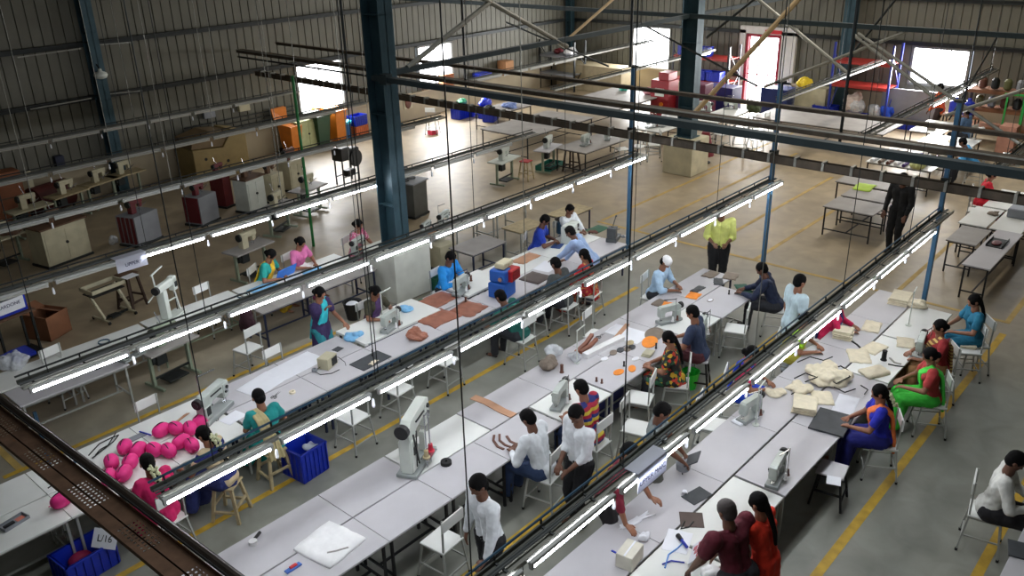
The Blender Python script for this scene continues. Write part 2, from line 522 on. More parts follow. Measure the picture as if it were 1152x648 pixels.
# ties and bracing between the columns
tz = 4.67
struct('beam_1', MB().bar((11.1, 13.3, tz), (33.2, 13.3, tz), .1, h_=.11), beam_paint)
struct('beam_2', MB().bar((10.9, 13.3, 4.64), (10.9, -6.9, 4.64), .13, h_=.10).cbox((10.9, 12.95, 4.64), (.16, .2, .2)), beam_paint)
struct('beam_3', MB().bar((22.7, -6.9, tz), (22.7, 25.8, tz), .1, h_=.12), beam_paint)
bx = 22.7
brace_w = mat('bamboo coloured brace', (190, 165, 125), 0.6, 0, 0.1, 4)
for i, (p, q, r, m) in enumerate([
        ((bx, 9.0, 6.5), (bx, 12.95, 1.9), .075, brace_w), ((bx, 11.9, 5.65), (bx, 8.55, 3.5), .05, steel_zinc),
        ((bx, 8.48, 4.44), (bx, 6.33, 3.1), .045, steel_zinc), ((bx, 8.5, 3.95), (bx, 7.3, 5.8), .03, steel_dark),
        ((bx, 10.8, 2.9), (bx, 7.1, 4.67), .04, steel_zinc), ((bx, 20.6, 4.6), (bx, 17.8, 3.44), .055, steel_zinc),
        ((bx, 20.4, 4.1), (bx, 16.1, 3.0), .03, steel_dark), ((bx, 15.6, 5.3), (bx, 17.7, 3.75), .04, brace_w),
        ((bx, 14.9, 4.35), (bx, 11.0, 2.9), .03, steel_dark), ((bx, 11.2, 5.3), (bx, 12.7, 4.1), .035, steel_dark),
        ((11.78, 13.3, 4.71), (15.6, 13.3, 6.3), .055, steel_zinc), ((12.9, 13.3, 6.4), (17.0, 13.3, 4.5), .055, steel_zinc),
        ((17.1, 13.3, 4.7), (20.5, 13.3, 6.1), .035, brace_w), ((22.7, 8.4, 4.5), (22.7, 4.2, 2.2), .04, steel_zinc),
        ((22.7, 6.0, 2.7), (22.7, 2.2, 4.6), .045, steel_zinc), ((22.7, 5.9, 2.6), (22.7, 5.2, 4.6), .02, steel_dark)]):
    struct('brace_%d' % (i + 1), MB().cyl(p, q, r, n=8), m)

# floor markings
yel = mat('yellow floor paint', (186, 150, 44), 0.6, 0, 0.25, 5)
yel2 = mat('faded yellow floor paint', (178, 150, 84), 0.7, 0, 0.2, 3)
lines = [(3.0, 16.9, 2.72, 2.84, yel), (4.0, 14.0, 1.24, 1.36, yel), (5.5, 14.5, 6.0, 6.12, yel), (2.5, 14.5, 9.36, 9.46, yel),
         (2.8, 10.2, 12.75, 12.85, yel), (17.6, 24.0, 12.55, 12.65, yel2), (17.5, 27, 11.42, 11.52, yel2),
         (17.5, 25.0, 9.40, 9.50, yel2), (17.5, 22.5, 8.12, 8.22, yel2), (17.5, 26, 4.95, 5.05, yel2), (17.5, 22, 2.8, 2.9, yel2),
         (23.5, 31, 12.75, 12.85, yel2)]
for i, (x0, x1, y0, y1, m) in enumerate(lines):
    struct('floor_marking_%d' % (i + 1), MB().box(x0, x1, y0, y1, 0.0005, 0.003), m)
struct('floor_marking_20', MB().box(17.42, 17.52, 2.8, 12.65, 0.0005, 0.0035), yel2)
struct('floor_marking_21', MB().box(3.0, 3.1, 12.85, 15.5, 0.0005, 0.0035), yel2)

# ================================================================ OVERHEAD LIGHT ROWS
TZ = 2.42     # trunking height
row_info = {'A': (3.92, 'the bench of cream canvas'), 'B': (7.2, 'the long middle bench'), 'C': (10.5, 'the bench with pink cushions'),
            'D': (13.75, 'the blue cloth bench'), 'E': (17.05, 'the idle machines'), 'F': (20.4, 'the cream cabinets'), 'G': (23.7, 'the wall machines')}
tube_on = glow('lit fluorescent tube', (245, 248, 255), TUBE_STRENGTH)
tube_off = mat('unlit tube glass', (200, 200, 192), 0.3, 0, 0.02)
housing_m = mat('white batten housing', (190, 192, 190), 0.4, 0.1, 0.05)
cable_m = mat('grey cable', (88, 92, 92), 0.6, 0, 0.1)
pipe_blue = mat('blue conduit', (40, 78, 104), 0.45, 0.1, 0.1)


def trunk(y, x0, x1, where, cls):
    t = thing('light_trunking', 'grey ladder trunking %s' % where, 'trunking', (x0, y, TZ), 0, 'hanging trunking rows')
    L = x1 - x0
    MB().box(0, L, -.09, -.075, -.02, .03).box(0, L, -.075, .0, -.02, -.012).build('near_rail', steel_zinc, t)
    MB().box(0, L, .085, .10, 0.0, .05).box(0, L, .06, .085, 0.0, .01).build('far_rail', steel_mid, t)
    x = .15; first = None
    while x < L:
        if first is None:
            first = MB().bar((0, -.085, 0), (0, .09, .02), .025, h_=.012).bar((0, .095, .02), (0, .095, .1), .016).build('rung', steel_dark, t)
            o = first
        else:
            o = first.copy(); col.objects.link(o)
        o.location = (x, 0, 0); x += .62
    c = MB()
    for dy, rr in ((.035, .014), (-.005, .011)):
        pts = []
        n = int(L / .5) + 1
        for i in range(n + 1): pts.append((min(L, i * .5), dy + random.uniform(-.01, .01), .025 + random.uniform(-.006, .006)))
        c.tube(pts, rr, 5)
    c.build('cables', cable_m, t)
    MB().tube([(0, .115, .09), (L, .115, .09)], .013, 6).build('conduit', pipe_blue if cls == 'blue' else steel_dark, t)
    return t


def make_tube(on):
    t = thing('tube_light', 'x', 'tube light')
    MB().slab(0, 1.24, -.022, .022, 0.0, .04, .006).cbox((.02, 0, -.015), (.03, .04, .05)).cbox((1.22, 0, -.015), (.03, .04, .05)).build('housing', housing_m, t)
    MB().cyl((.03, 0, -.022), (1.21, 0, -.022), .019, n=8).build('tube', tube_on if on else tube_off, t, smooth=False)
    return t


def make_pend():
    t = thing('pendant_plug', 'x', 'plug')
    MB().cyl((0, 0, 0), (0, 0, -.12), .004, n=5).build('cord', steel_dark, t)
    MB().lathe([(.004, -.1), (.016, -.12), (.02, -.2), (.012, -.22)], 8).build('plug', paper, t)
    return t


def lit_row(y, starts, on, where, near=True, key0=1):
    for i, x in enumerate(starts):
        proto_copy('tube%d' % on, lambda: make_tube(on), (x, y - .125, TZ - .03), 0,
                   '%s %s tube from the brown tray %s' % (ORD[i], 'lit' if on else 'unlit', where) if near else
                   '%s %s tube beyond the blue posts %s' % (ORD[i], 'lit' if on else 'unlit', where), 'fluorescent tubes on the trunking')
        if near and i:
            None if key0 is None else proto_copy('pend', make_pend, (x - .045, y - .084, TZ - .015), 0,
                       'white plug hanging before the %s %s tube %s' % (ORD[i], 'lit' if on else 'unlit', where), 'white plugs hanging from the light rows')


for key, (y, nm) in row_info.items():
    x1 = 16.1 if key in 'ABC' else 16.3
    trunk(y, 2.75, x1, 'over ' + nm, 'blue' if key in 'AB' else '')
lit_row(row_info['A'][0], [3.0 + 1.345 * i for i in range(9)], True, 'over ' + row_info['A'][1])
lit_row(row_info['B'][0], [2.75 + 1.345 * i for i in range(10)], True, 'over ' + row_info['B'][1])
lit_row(row_info['C'][0], [2.8 + 1.345 * i for i in range(10)], True, 'over ' + row_info['C'][1])
lit_row(row_info['D'][0], [5.8 + 1.345 * i for i in range(4)], True, 'over ' + row_info['D'][1])
lit_row(row_info['D'][0] + .0, [3.1, 4.45, 11.3, 12.65, 14.0], False, 'over ' + row_info['D'][1])
lit_row(row_info['E'][0], [3.1 + 1.345 * i for i in range(9)], False, 'over ' + row_info['E'][1])
lit_row(row_info['F'][0], [3.1 + 1.345 * i for i in range(9)], False, 'over ' + row_info['F'][1])
lit_row(row_info['G'][0], [3.1 + 1.345 * i for i in range(9)], False, 'over ' + row_info['G'][1])
# rows in the far half of the hall
far_rows = [('B', 7.15, 20.5, 32.0, 'the far white benches'), ('C', 10.65, 23.4, 32.0, 'the pale cutting table'), ('E', 17.0, 21.0, 31.0, 'the red machine'), ('F', 20.4, 20.0, 32.0, 'the long grey tables'), ('A', 3.95, 19.5, 29.5, 'the right end benches')]
for (_, y, x0, x1, nm) in far_rows:
    trunk(y, x0, x1, 'in the far half over ' + nm, '')
lit_row(7.15, [25.2, 26.6, 28.0], True, 'over the far white benches', False)
lit_row(17.0, [29.3], True, 'over the red machine', False)
lit_row(3.95, [22.0, 23.4, 24.8, 26.2], True, 'over the right end benches', False)
lit_row(20.4, [21, 22.4, 23.8, 25.2], False, 'over the long grey tables', False)

# suspension rods and wires
rod_n = 0
for key in 'ABCDEFG':
    y, nm = row_info[key]
    for i, x in enumerate((3.4, 5.55, 8.3, 11.0, 13.7)):
        xx = x + {'A': .4, 'B': .0, 'C': -.3, 'D': .5, 'E': 0, 'F': .3, 'G': -.2}[key]
        dy = .0
        r = MB().cyl((xx, y + .03, TZ + .03), (xx, y + dy + .03, 9.4), .006, n=6)
        if key in 'AB' and i == 1: r.cyl((xx + .1, y + .1, TZ + .03), (xx + .1, y + .1, 9.4), .006, n=5)
        pale = key in 'EFG' or i == 2
        tag(r.build('suspension_wire', steel_zinc if pale else steel_dark),
            '%s wire from the brown tray holding the light row over %s' % (ORD[i], nm), 'wire', 'wires holding the light rows')
for i, (y, z0) in enumerate(((3.92, 2.9), (7.2, 4.43), (10.6, 4.43), (5.9, 3.4), (15.6, 3.3), (20.4, 2.9))):
    tag(MB().cyl((15.75, y, z0), (15.75, y, 9.4), .03 if i > 1 else .012, n=8).build('hanger_rod', steel_dark),
        ['thin rod above the blue post nearest the women in saris', 'thin rod above the middle blue post', 'dark rod rising from the blue post by the man in white',
         'dark hanger rod between the two right blue posts', 'dark hanger rod right of the big teal column', 'dark hanger rod left of the big teal column'][i], 'rod')

for (fk, fy, fx0, fx1, nm) in far_rows:
    for i, x in enumerate((fx0 + .6, (fx0 + fx1) / 2, fx1 - .6)):
        tag(MB().cyl((x, fy + .03, TZ + .03), (x, fy + .03, 9.4), .006, n=5).build('suspension_wire', steel_dark), '%s wire of the far light row over %s' % (ORD[i], nm), 'wire', 'wires holding the light rows')
# blue posts that carry the crosswise trays
for y, lb in ((10.65, 'blue post behind the bench end with the red-sari woman'), (7.25, 'blue post behind the middle bench where navy man leans'), (4.02, 'blue post behind the cream canvas bench')):
    t = thing('blue_post', lb, 'post', (15.95, y, 0))
    MB().cbox((0, 0, 2.2), (.08, .08, 4.4)).build('pole', steel_blue, t, bevel=.008)
    MB().cbox((0, 0, .01), (.25, .25, .02)).build('base_plate', steel_dark, t)
    MB().cbox((0, 0, 3.0), (.14, .14, .12)).cbox((0, 0, 4.4), (.16, .16, .04)).build('bracket', steel_dark, t)

# crosswise cable trays and channels
t = thing('cable_tray', 'dusty brown cable tray with clamps crossing the hall at the blue posts', 'cable tray', (15.8, 0, 2.93))
MB().box(-.08, .08, -6.9, 25.2, -.075, -.06).box(-.08, -.065, -6.9, 25.2, -.075, .075).box(.065, .08, -6.9, 25.2, -.075, .075).build('channel', steel_rust, t)
y = -6.5; first = MB().cbox((0, 0, .02), (.19, .05, .17)).build('clamp', steel_zinc, t); first.location = (0, y, 0)
while y < 24.4:
    y += .55; o = first.copy(); col.objects.link(o); o.location = (0, y, 0)
c = MB()
for dx in (-.03, .03): c.tube([(dx, -6.9 + i, .02 + random.uniform(-.01, .01)) for i in range(32)], .02, 5)
c.build('cables', cable_m, t)
t = thing('cable_duct', 'brown flat duct with pale upper lip crossing above the cable tray', 'duct', (15.7, 0, 3.62))
MB().box(-.12, .12, -6.9, 25.9, -.07, .03).build('channel', steel_rust, t)
MB().box(-.14, -.12, -6.9, 25.9, .02, .045).build('lip', steel_zinc, t)
t = thing('cross_channel', 'uppermost dark steel channel crossing the hall above the duct', 'beam', (15.7, 0, 3.99))
MB().box(-.04, .04, -6.9, 23.7, -.04, .04).box(-.07, -.04, -6.9, 23.7, .02, .04).build('channel', steel_rust, t)
tag(MB().tube([(15.5, -6.9, 3.45), (15.5, 25.7, 3.45)], .03, 6).build('cross_pipe', steel_dark), 'dark pipe slung just under the flat brown duct', 'pipe')

# foreground perforated tray on the dark pipe
def fore_tray():
    t = thing('perforated_tray', 'brown perforated cable tray crossing the near left corner', 'cable tray', (2.45, 8.0, TZ + .02), R(1.8))
    m = MB()
    # perforated plate made of strips and bridges so that slots are real openings
    W = .30; y0, y1 = -6.5, 9.5
    lanes = [-.30, -.262, -.235, -.208, -.181, -.154, -.127, -.100, -.073, -.046, .0]
    slot_rows = []
    m.box(-.30, -.255, y0, y1, 0, .004)
    m.box(-.045, .0, y0, y1, 0, .004)
    m.box(-.16, -.145, y0, y1, 0, .004)
    y = y0
    kk = 0
    while y < y1:
        seg = .055
        blank = (kk // 9) % 2 == 1
        if blank: m.box(-.255, -.045, y, y + seg, 0, .004)
        else:
            m.box(-.255, -.045, y, y + .030, 0, .004)
            for i in range(5):
                xa = -.255 + i * .045; m.box(xa, xa + .022, y + .03, y + seg, 0, .004)
        y += seg; kk += 1
    m.box(-.304, -.30, y0, y1, 0, .05).box(0, .004, y0, y1, 0, .05)
    m.build('perforated_plate', mat('rusty brown tray', (106, 80, 62), 0.7, 0.2, 0.3, 6), t)
    MB().tube([(.06, y0, .05), (.06, y1, .07)], .045, 10).build('pipe', mat('very dark pipe', (46, 38, 32), 0.6, 0.2, 0.2, 6), t)
    MB().tube([(.0, y0, .1), (.0, y1, .1)], .012, 6).tube([(.12, y0, .02), (.12, y1, .03)], .015, 6).build('cable', rubber, t)
fore_tray()
tag(MB().bar((2.62, 9.75, TZ), (2.62, 9.75, 1.55), .035).bar((2.62, 9.75, 1.55), (2.95, 9.75, 1.6), .03).build('hanger_bracket', pipe_blue), 'blue L-shaped bracket hanging below the perforated tray', 'bracket')
# high-bay lamp on the left wall column and stub lights on it
t = thing('wall_lamp', 'round silver lamp fixed on the left wall column', 'lamp', (10.9, 25.5, 3.6))
MB().lathe([(.05, .12), (.06, .05), (.17, 0), (.19, -.06), (.15, -.14), (.05, -.17)], 14).build('reflector', enamel, t, smooth=True)
MB().cyl((0, 0, .1), (0, .2, .3), .02).build('arm', steel_dark, t)
for z, lb in ((4.35, 'upper'), (2.95, 'lower')):
    tag(MB().bar((10.9, 25.75, z), (12.0, 25.45, z - .02), .03).bar((10.6, 25.75, z - .05), (8.9, 25.75, z - .08), .03).build('wall_conduit', steel_zinc), '%s pale conduit stub across the left wall column' % lb, 'conduit')

# ================================================================ TABLES
TT = 0.75


def make_table(L, Wd, top_m, leg_m, h=TT, thick=0.03, rails=True):
    t = thing('workbench', 'x', 'table')
    MB().slab(-L / 2, L / 2, -Wd / 2, Wd / 2, h - thick, h, .004).build('tabletop', top_m, t)
    a, b = L / 2 - .06, Wd / 2 - .05
    for sx in (-1, 1):
        for sy in (-1, 1):
            MB().bar((sx * a, sy * b, 0), (sx * a, sy * b, h - thick), .032).build('leg', leg_m, t)
    f = MB()
    zz = h - thick - .02
    f.bar((-a, -b, zz), (a, -b, zz), .03).bar((-a, b, zz), (a, b, zz), .03).bar((-a, -b, zz), (-a, b, zz), .03).bar((a, -b, zz), (a, b, zz), .03)
    f.build('apron_frame', leg_m, t)
    if rails:
        g = MB().bar((-a, -b, .16), (-a, b, .16), .026).bar((a, -b, .16), (a, b, .16), .026).bar((-a, 0, .16), (a, 0, .16), .026)
        g.build('foot_rail', leg_m, t)
    return t


def table(x0, x1, y0, y1, top, leg, label, group=None, h=TT, rz=0.0, thick=.03):
    L = round(x1 - x0, 3); Wd = round(y1 - y0, 3)
    key = ('tb', L, Wd, top.name, leg.name, h, thick)
    return proto_copy(key, lambda: make_table(L, Wd, top, leg, h, thick), ((x0 + x1) / 2, (y0 + y1) / 2, 0), rz, label, group)


def rank(xs, y0, y1, top, leg, where, group):
    for i in range(len(xs) - 1):
        table(xs[i] + .004, xs[i + 1] - .004, y0, y1, top, leg, '%s table from the brown tray in %s' % (ORD[i], where), group)


GB = 'tables pushed together in the long middle bench'
rank([2.1, 3.55, 5.0, 6.1], 7.25, 7.94, lam_grey, leg_black, 'the middle bench, rank left of the seam', GB)
table(6.12, 7.5, 7.25, 7.94, lam_white, steel_grey, 'bright white machine table under the tall post sewing machine', GB)
rank([7.52, 8.9, 10.3, 11.7, 13.2, 14.7], 7.25, 7.95, lam_grey, leg_navy, 'the middle bench beyond the tall machine, left rank', GB)
rank([3.6, 5.0, 6.04, 7.13, 8.3], 6.56, 7.23, lam_grey, leg_black, 'the middle bench, rank by the walking man', GB)
table(8.34, 9.42, 6.5, 7.23, lam_white, steel_grey, 'white machine table in front of the striped shirt man', GB)
rank([9.46, 10.6, 11.75], 6.52, 7.23, lam_grey, steel_grey, 'the middle bench between striped shirt and floral dress', GB)
table(11.79, 12.8, 6.52, 7.23, lam_white, steel_grey, 'white machine table in front of the navy vest man on a stool', GB)
rank([12.84, 14.1], 6.5, 7.23, lam_grey, steel_grey, 'the middle bench end by the navy shirt man', GB)

GC = 'tables pushed together in the bench with pink cushions'
rank([1.2, 2.75, 4.2, 5.3], 9.95, 10.66, lam_white, steel_grey, 'the pink cushion bench, near rank', GC)
rank([1.2, 2.75, 4.2, 5.3], 10.68, 11.4, lam_white, steel_grey, 'the pink cushion bench, far rank', GC)
rank([5.34, 6.7, 8.0, 9.3, 10.6, 11.9, 13.3, 14.9], 9.98, 10.66, lam_grey, leg_navy, 'the bench beyond the pink cushions, near rank', GC)
rank([5.34, 6.7, 8.0], 10.68, 11.4, lam_grey, leg_navy, 'the bench beyond the pink cushions, far rank', GC)
rank([9.9, 10.6], 10.7, 11.4, lam_grey, leg_navy, 'the bench strip between the two white machine tables', GC)
rank([11.75, 13.2, 14.9], 10.68, 11.45, lam_white, leg_navy, 'the far bench end with the blue shirted men', GC)


def thick_machine_table(x0, x1, y0, y1, label):
    t = table(x0, x1, y0, y1, lam_white, leg_navy, label, None, .79, 0, .05)
    return t


thick_machine_table(8.06, 9.86, 10.69, 11.5, 'thick white machine table before the seated woman with the dark bun')
thick_machine_table(10.63, 11.72, 10.72, 11.5, 'thick white machine table of the man in bright blue')
GD = 'tables in the bench of blue cloth'
rank([3.4, 5.15], 13.3, 13.95, lam_grey, steel_grey, 'the blue cloth bench, at its near end', GD)
rank([3.0, 4.5, 6.0], 14.02, 14.7, lam_white, steel_grey, 'the blue cloth bench, rank by the cardboard box', GD)
table(6.05, 7.9, 14.02, 14.75, lam_white, enamel_green, 'white machine table under the twin needle machine on green legs', GD)
rank([7.95, 9.3, 10.5], 14.02, 14.7, lam_white, steel_grey, 'the blue cloth bench, beside the yellow sari', GD)
rank([7.7, 9.1, 10.5], 13.25, 13.98, lam_dust, leg_navy, 'the dusty front rank of the blue cloth bench', GD)
rank([11.8, 13.2, 14.6, 15.8], 13.6, 14.4, lam_dust, steel_grey, 'the bench of old machines behind the big column', GD)
table(12.3, 13.4, 12.2, 12.95, lam_dust, leg_navy, 'grey table with shelves beside the white column plinth')
table(14.0, 14.9, 12.3, 12.9, wood_pale, steel_grey, 'small bare table with open tube frame behind the man in bright blue')
table(15.4, 16.5, 12.1, 12.7, wood_pale, leg_navy, 'small pale table with a dark lid beyond the blue shirted men')

GA = 'tables pushed together in the cream canvas bench'
rank([4.0, 5.5, 7.0, 8.5, 10.0, 11.5, 13.0, 14.4, 15.8], 4.1, 4.8, lam_grey, steel_grey, 'the cream canvas bench, left rank', GA)
table(5.6, 7.15, 3.38, 4.07, lam_white, steel_grey, 'white machine table at the frame bottom beside the maroon shirt', GA)
table(7.2, 8.7, 3.38, 4.07, lam_white, steel_grey, 'white machine table in front of the bald man in maroon', GA)
rank([8.74, 10.4, 12.3], 3.38, 4.07, lam_grey, steel_grey, 'the canvas bench, rank by the blue sari', GA)
table(12.34, 13.9, 3.4, 4.07, lam_white, steel_grey, 'white machine table under the grey machine among the women', GA)
table(13.94, 15.5, 3.4, 4.07, lam_white, steel_grey, 'white table at the corner by the woman in teal', GA)

GR = 'empty dark-legged tables in the far right'
table(19.35, 20.55, 4.05, 4.66, lam_dust, leg_black, 'grey-topped black-legged table left of the two near the right edge', GR)
table(18.1, 20.7, 3.45, 3.98, lam_grey, leg_black, 'long narrow shiny grey table with a red tray on it')
table(20.7, 22.2, 3.5, 4.15, lam_white, leg_black, 'white table with grey machine at the right edge', GR)
table(20.7, 22.2, 4.2, 4.8, lam_white, leg_black, 'white table heaped with grey cloth beside the white chair', GR)
table(22.3, 24.0, 3.6, 4.7, lam_white, leg_black, 'white table in front of the woman in red', GR)
table(20.0, 20.98, 6.48, 7.7, lam_dust, leg_black, 'bare black-legged table left of the man in black, nearest of its trio', GR)
table(21.1, 22.0, 6.5, 7.7, lam_dust, leg_black, 'second bare black-legged table behind the nearest one', GR)
table(22.2, 23.9, 6.7, 8.3, lam_dust, leg_black, 'wide grey table with a lime sheet behind the bare trio', GR)
table(24.6, 26.0, 6.6, 8.4, lam_white, leg_black, 'table piled with striped fabric rolls', GR)
table(27.6, 30.0, 9.0, 13.5, lam_dust, leg_black, 'huge pale grey cutting table before the blue rack', None, .85)
table(27.0, 29.0, 6.5, 8.0, lam_white, leg_black, 'bright white far table where the man in blue leans', GR)
table(29.1, 31.0, 7.7, 8.7, lam_white, leg_black, 'farthest white table under the lit tubes, by the capped man', GR)
table(25.6, 29.6, 18.0, 20.6, lam_dust, leg_black, 'large grey cutting table beneath the corner window', None, .85)
table(20.8, 24.4, 17.9, 20.0, lam_dust, leg_black, 'large grey cutting table in front of its twin', None, .85)
table(20.6, 23.6, 15.4, 16.6, lam_dust, leg_black, 'pale bench with many legs left of the far column', GR)
table(24.2, 26.6, 15.0, 16.2, lam_white, leg_black, 'bench heaped with white cloth behind the far column', GR)
table(26.5, 29.0, 11.0 + 3.2, 15.2, lam_white, leg_black, 'bench of small machines in front of the bright doorway', GR)
table(23.2, 25.2, 21.4, 22.6, lam_dust, leg_black, 'bench covered with blue cloth bundles by the left wall', GR)
table(8.0, 10.4, .3, .98, lam_grey, steel_grey, 'grey table at the bottom right corner before the white shirt man')

# ================================================================ CHAIRS AND STOOLS


def make_chair():
    t = thing('steel_chair', 'x', 'chair'); s = .17; h = .54
    MB().slab(-.19, .19, -.19, .19, h - .025, h, .005).build('seat', lam_white, t)
    MB().slab(-.205, -.185, -.19, .19, h + .30, h + .46, .004).build('backrest', lam_white, t)
    for sx in (-1, 1):
        for sy in (-1, 1):
            top = h - .025
            m = MB().bar((sx * .23, sy * .22, .02), (sx * s, sy * s, top), .022)
            if sx < 0: m.bar((-s, sy * s, top), (-.18, sy * s, h + .47), .02)
            l = m.build('leg', steel_grey, t)
            MB().cyl((sx * .23, sy * .22, 0), (sx * .23, sy * .22, .035), .018, n=8).build('rubber_foot', rubber, l)
    f = MB().bar((.21, -.2, .17), (.21, .2, .17), .018).bar((-.21, -.2, .17), (-.21, .2, .17), .018)
    f.bar((-.2, -.2, .24), (.2, -.2, .24), .018).bar((-.2, .2, .24), (.2, .2, .24), .018)
    f.bar((-s, -s, h - .035), (s, -s, h - .035), .02).bar((-s, s, h - .035), (s, s, h - .035), .02)
    f.build('stretcher', steel_grey, t)
    return t


def make_stool(seat_m, leg_m, h, sz, w_=.03):
    t = thing('stool', 'x', 'stool')
    MB().slab(-sz, sz, -sz, sz, h - .03, h, .006).build('seat', seat_m, t)
    for sx in (-1, 1):
        for sy in (-1, 1):
            MB().bar((sx * (sz + .03), sy * (sz + .03), 0), (sx * (sz - .04), sy * (sz - .04), h - .03), w_).build('leg', leg_m, t)
    f = MB(); a = sz + .01
    f.bar((-a, -a, .16), (a, -a, .16), w_ * .8).bar((-a, a, .16), (a, a, .16), w_ * .8).bar((-a, -a, .24), (-a, a, .24), w_ * .8).bar((a, -a, .24), (a, a, .24), w_ * .8)
    f.build('stretcher', leg_m, t)
    return t


def chair(x, y, deg, label, group='white steel chairs at the benches'):
    return proto_copy('chair', make_chair, (x, y, 0), R(deg), label, group)


def stool(kind, x, y, deg, label, h=.5, sz=.16):
    ms = {'wood': (wood_pale, wood_pale, .04), 'black': (lam_grey, leg_black, .03), 'dark': (wood, mat('dark stained wood', (52, 34, 24), 0.7, 0, 0.2), .045),
          'red': (mat('red stool top', (170, 50, 52), .6), wood_pale, .035)}[kind]
    return proto_copy('stool%s%.2f%.2f' % (kind, h, sz), lambda: make_stool(ms[0], ms[1], h, sz, ms[2]), (x, y, 0), R(deg), label)


# ================================================================ PEOPLE
GARMENTS = ('shirt', 'kurta', 'blouse', 'trousers', 'sari_skirt', 'draped_scarf')
BLOBS = []
SEATED = []


class Blob:
    """closed rounded pieces that are fused into one continuous skin"""

    def __init__(s): s.mb = MB()

    def cap(s, p, r0, q, r1, n=12):
        p = Vector(p); q = Vector(q); d = q - p
        if d.length < 1e-5: return s.ball(p, max(r0, r1))
        z = d.normalized(); up = Vector((0, 0, 1)) if abs(z.z) < .9 else Vector((1, 0, 0))
        x = z.cross(up).normalized(); y = x.cross(z).normalized()
        prof = []
        for i in range(1, 4):
            a = math.pi / 2 * i / 4; prof.append((r0 * math.sin(a), -r0 * math.cos(a), 0))
        prof.append((r0, 0, 0)); prof.append((r1, 0, 1))
        for i in range(3, 0, -1):
            a = math.pi / 2 * i / 4; prof.append((r1 * math.sin(a), r1 * math.cos(a), 1))
        vs = [p - z * r0]
        for (r, h, e) in prof:
            c = (q if e else p) + z * h
            for j in range(n):
                a = 2 * math.pi * j / n; vs.append(c + x * (r * math.cos(a)) + y * (r * math.sin(a)))
        vs.append(q + z * r1); k = len(prof); L = len(vs) - 1
        fs = [(0, 1 + (j + 1) % n, 1 + j) for j in range(n)]
        for i in range(k - 1):
            for j in range(n):
                a = 1 + i * n; b = a + n
                fs.append((a + j, a + (j + 1) % n, b + (j + 1) % n, b + j))
        a = 1 + (k - 1) * n
        fs += [(a + j, a + (j + 1) % n, L) for j in range(n)]
        s.mb.add(vs, fs); return s

    def ball(s, c, r): return s.ell(c, (r, r, r))

    def ell(s, c, rad, T=None):
        n, k = 14, 8
        c = Vector(c); vs = [c + (T @ Vector((0, 0, rad[2])) if T else Vector((0, 0, rad[2])))]
        for i in range(1, k):
            th = math.pi * i / k
            for j in range(n):
                a = 2 * math.pi * j / n
                v = Vector((rad[0] * math.sin(th) * math.cos(a), rad[1] * math.sin(th) * math.sin(a), rad[2] * math.cos(th)))
                vs.append(c + (T @ v if T else v))
        vs.append(c + (T @ Vector((0, 0, -rad[2])) if T else Vector((0, 0, -rad[2])))); L = len(vs) - 1
        fs = [(0, 1 + j, 1 + (j + 1) % n) for j in range(n)]
        for i in range(k - 2):
            a = 1 + i * n; b = a + n
            for j in range(n): fs.append((a + j, b + j, b + (j + 1) % n, a + (j + 1) % n))
        a = 1 + (k - 2) * n
        fs += [(a + j, L, a + (j + 1) % n) for j in range(n)]
        s.mb.add(vs, fs); return s

    def chain(s, pts, rs):
        for i in range(len(pts) - 1): s.cap(pts[i], rs[i], pts[i + 1], rs[i + 1])
        return s

    def done(s, name, m, parent, voxel, smooth=2):
        me = bpy.data.meshes.new(name)
        me.from_pydata([tuple(v) for v in s.mb.v], [], s.mb.f); me.materials.append(m); me.update()
        o = bpy.data.objects.new(name, me); col.objects.link(o)
        if parent: o.parent = parent
        r = o.modifiers.new('r', 'REMESH'); r.mode = 'VOXEL'; r.voxel_size = voxel; r.use_smooth_shade = True
        if name in GARMENTS:
            g = o.modifiers.new('g', 'DISPLACE'); tx = bpy.data.textures.get('creases')
            if not tx: tx = bpy.data.textures.new('creases', 'CLOUDS'); tx.noise_scale = .07; tx.noise_depth = 1
            g.texture = tx; g.strength = .02 if name != 'draped_scarf' else .016; g.mid_level = .45; g.texture_coords = 'LOCAL'
        if smooth:
            q = o.modifiers.new('s', 'SMOOTH'); q.factor = .5; q.iterations = smooth
        BLOBS.append(o)
        return o


def ik(S, H, a, b, pole):
    """elbow or knee position for a two-bone limb"""
    S = Vector(S); H = Vector(H); d = H - S; L = d.length
    if L > (a + b) * .995:
        H = S + d.normalized() * (a + b) * .995; d = H - S; L = d.length
    L = max(L, abs(a - b) + .02)
    x = (a * a - b * b + L * L) / (2 * L); h = math.sqrt(max(0, a * a - x * x))
    n = d.normalized(); p = Vector(pole); p = p - n * p.dot(n)
    p = p.normalized() if p.length > 1e-4 else Vector((0, 0, -1))
    return S + n * x + p * h, H


SKIN = {'a': mat('brown skin', (142, 96, 72), 0.55, 0, 0.06, 20), 'b': mat('deep brown skin', (104, 68, 50), 0.55, 0, 0.06, 20), 'c': mat('light brown skin', (170, 122, 94), 0.55, 0, 0.06, 20)}
hair_m = mat('black hair', (9, 8, 8), 0.8, 0, 0.15, 40)
hair_m.node_tree.nodes['Principled BSDF'].inputs['Specular IOR Level'].default_value = 0.15
hair_gr = mat('close cropped greying hair', (48, 40, 38), 0.7, 0, 0.15, 40)
eye_m = mat('dark eyes', (16, 12, 12), 0.3, 0, 0)
jasmine = mat('white jasmine flowers', (206, 208, 170), 0.8, 0, 0.05)
shoe_m = mat('dark sandal', (30, 26, 24), 0.6, 0, 0.1)
CL = {}


def cloth(rgb, name=None):
    k = name or 'fabric %d %d %d' % rgb
    return mat(k, rgb, 0.85, 0, 0.12, 9)


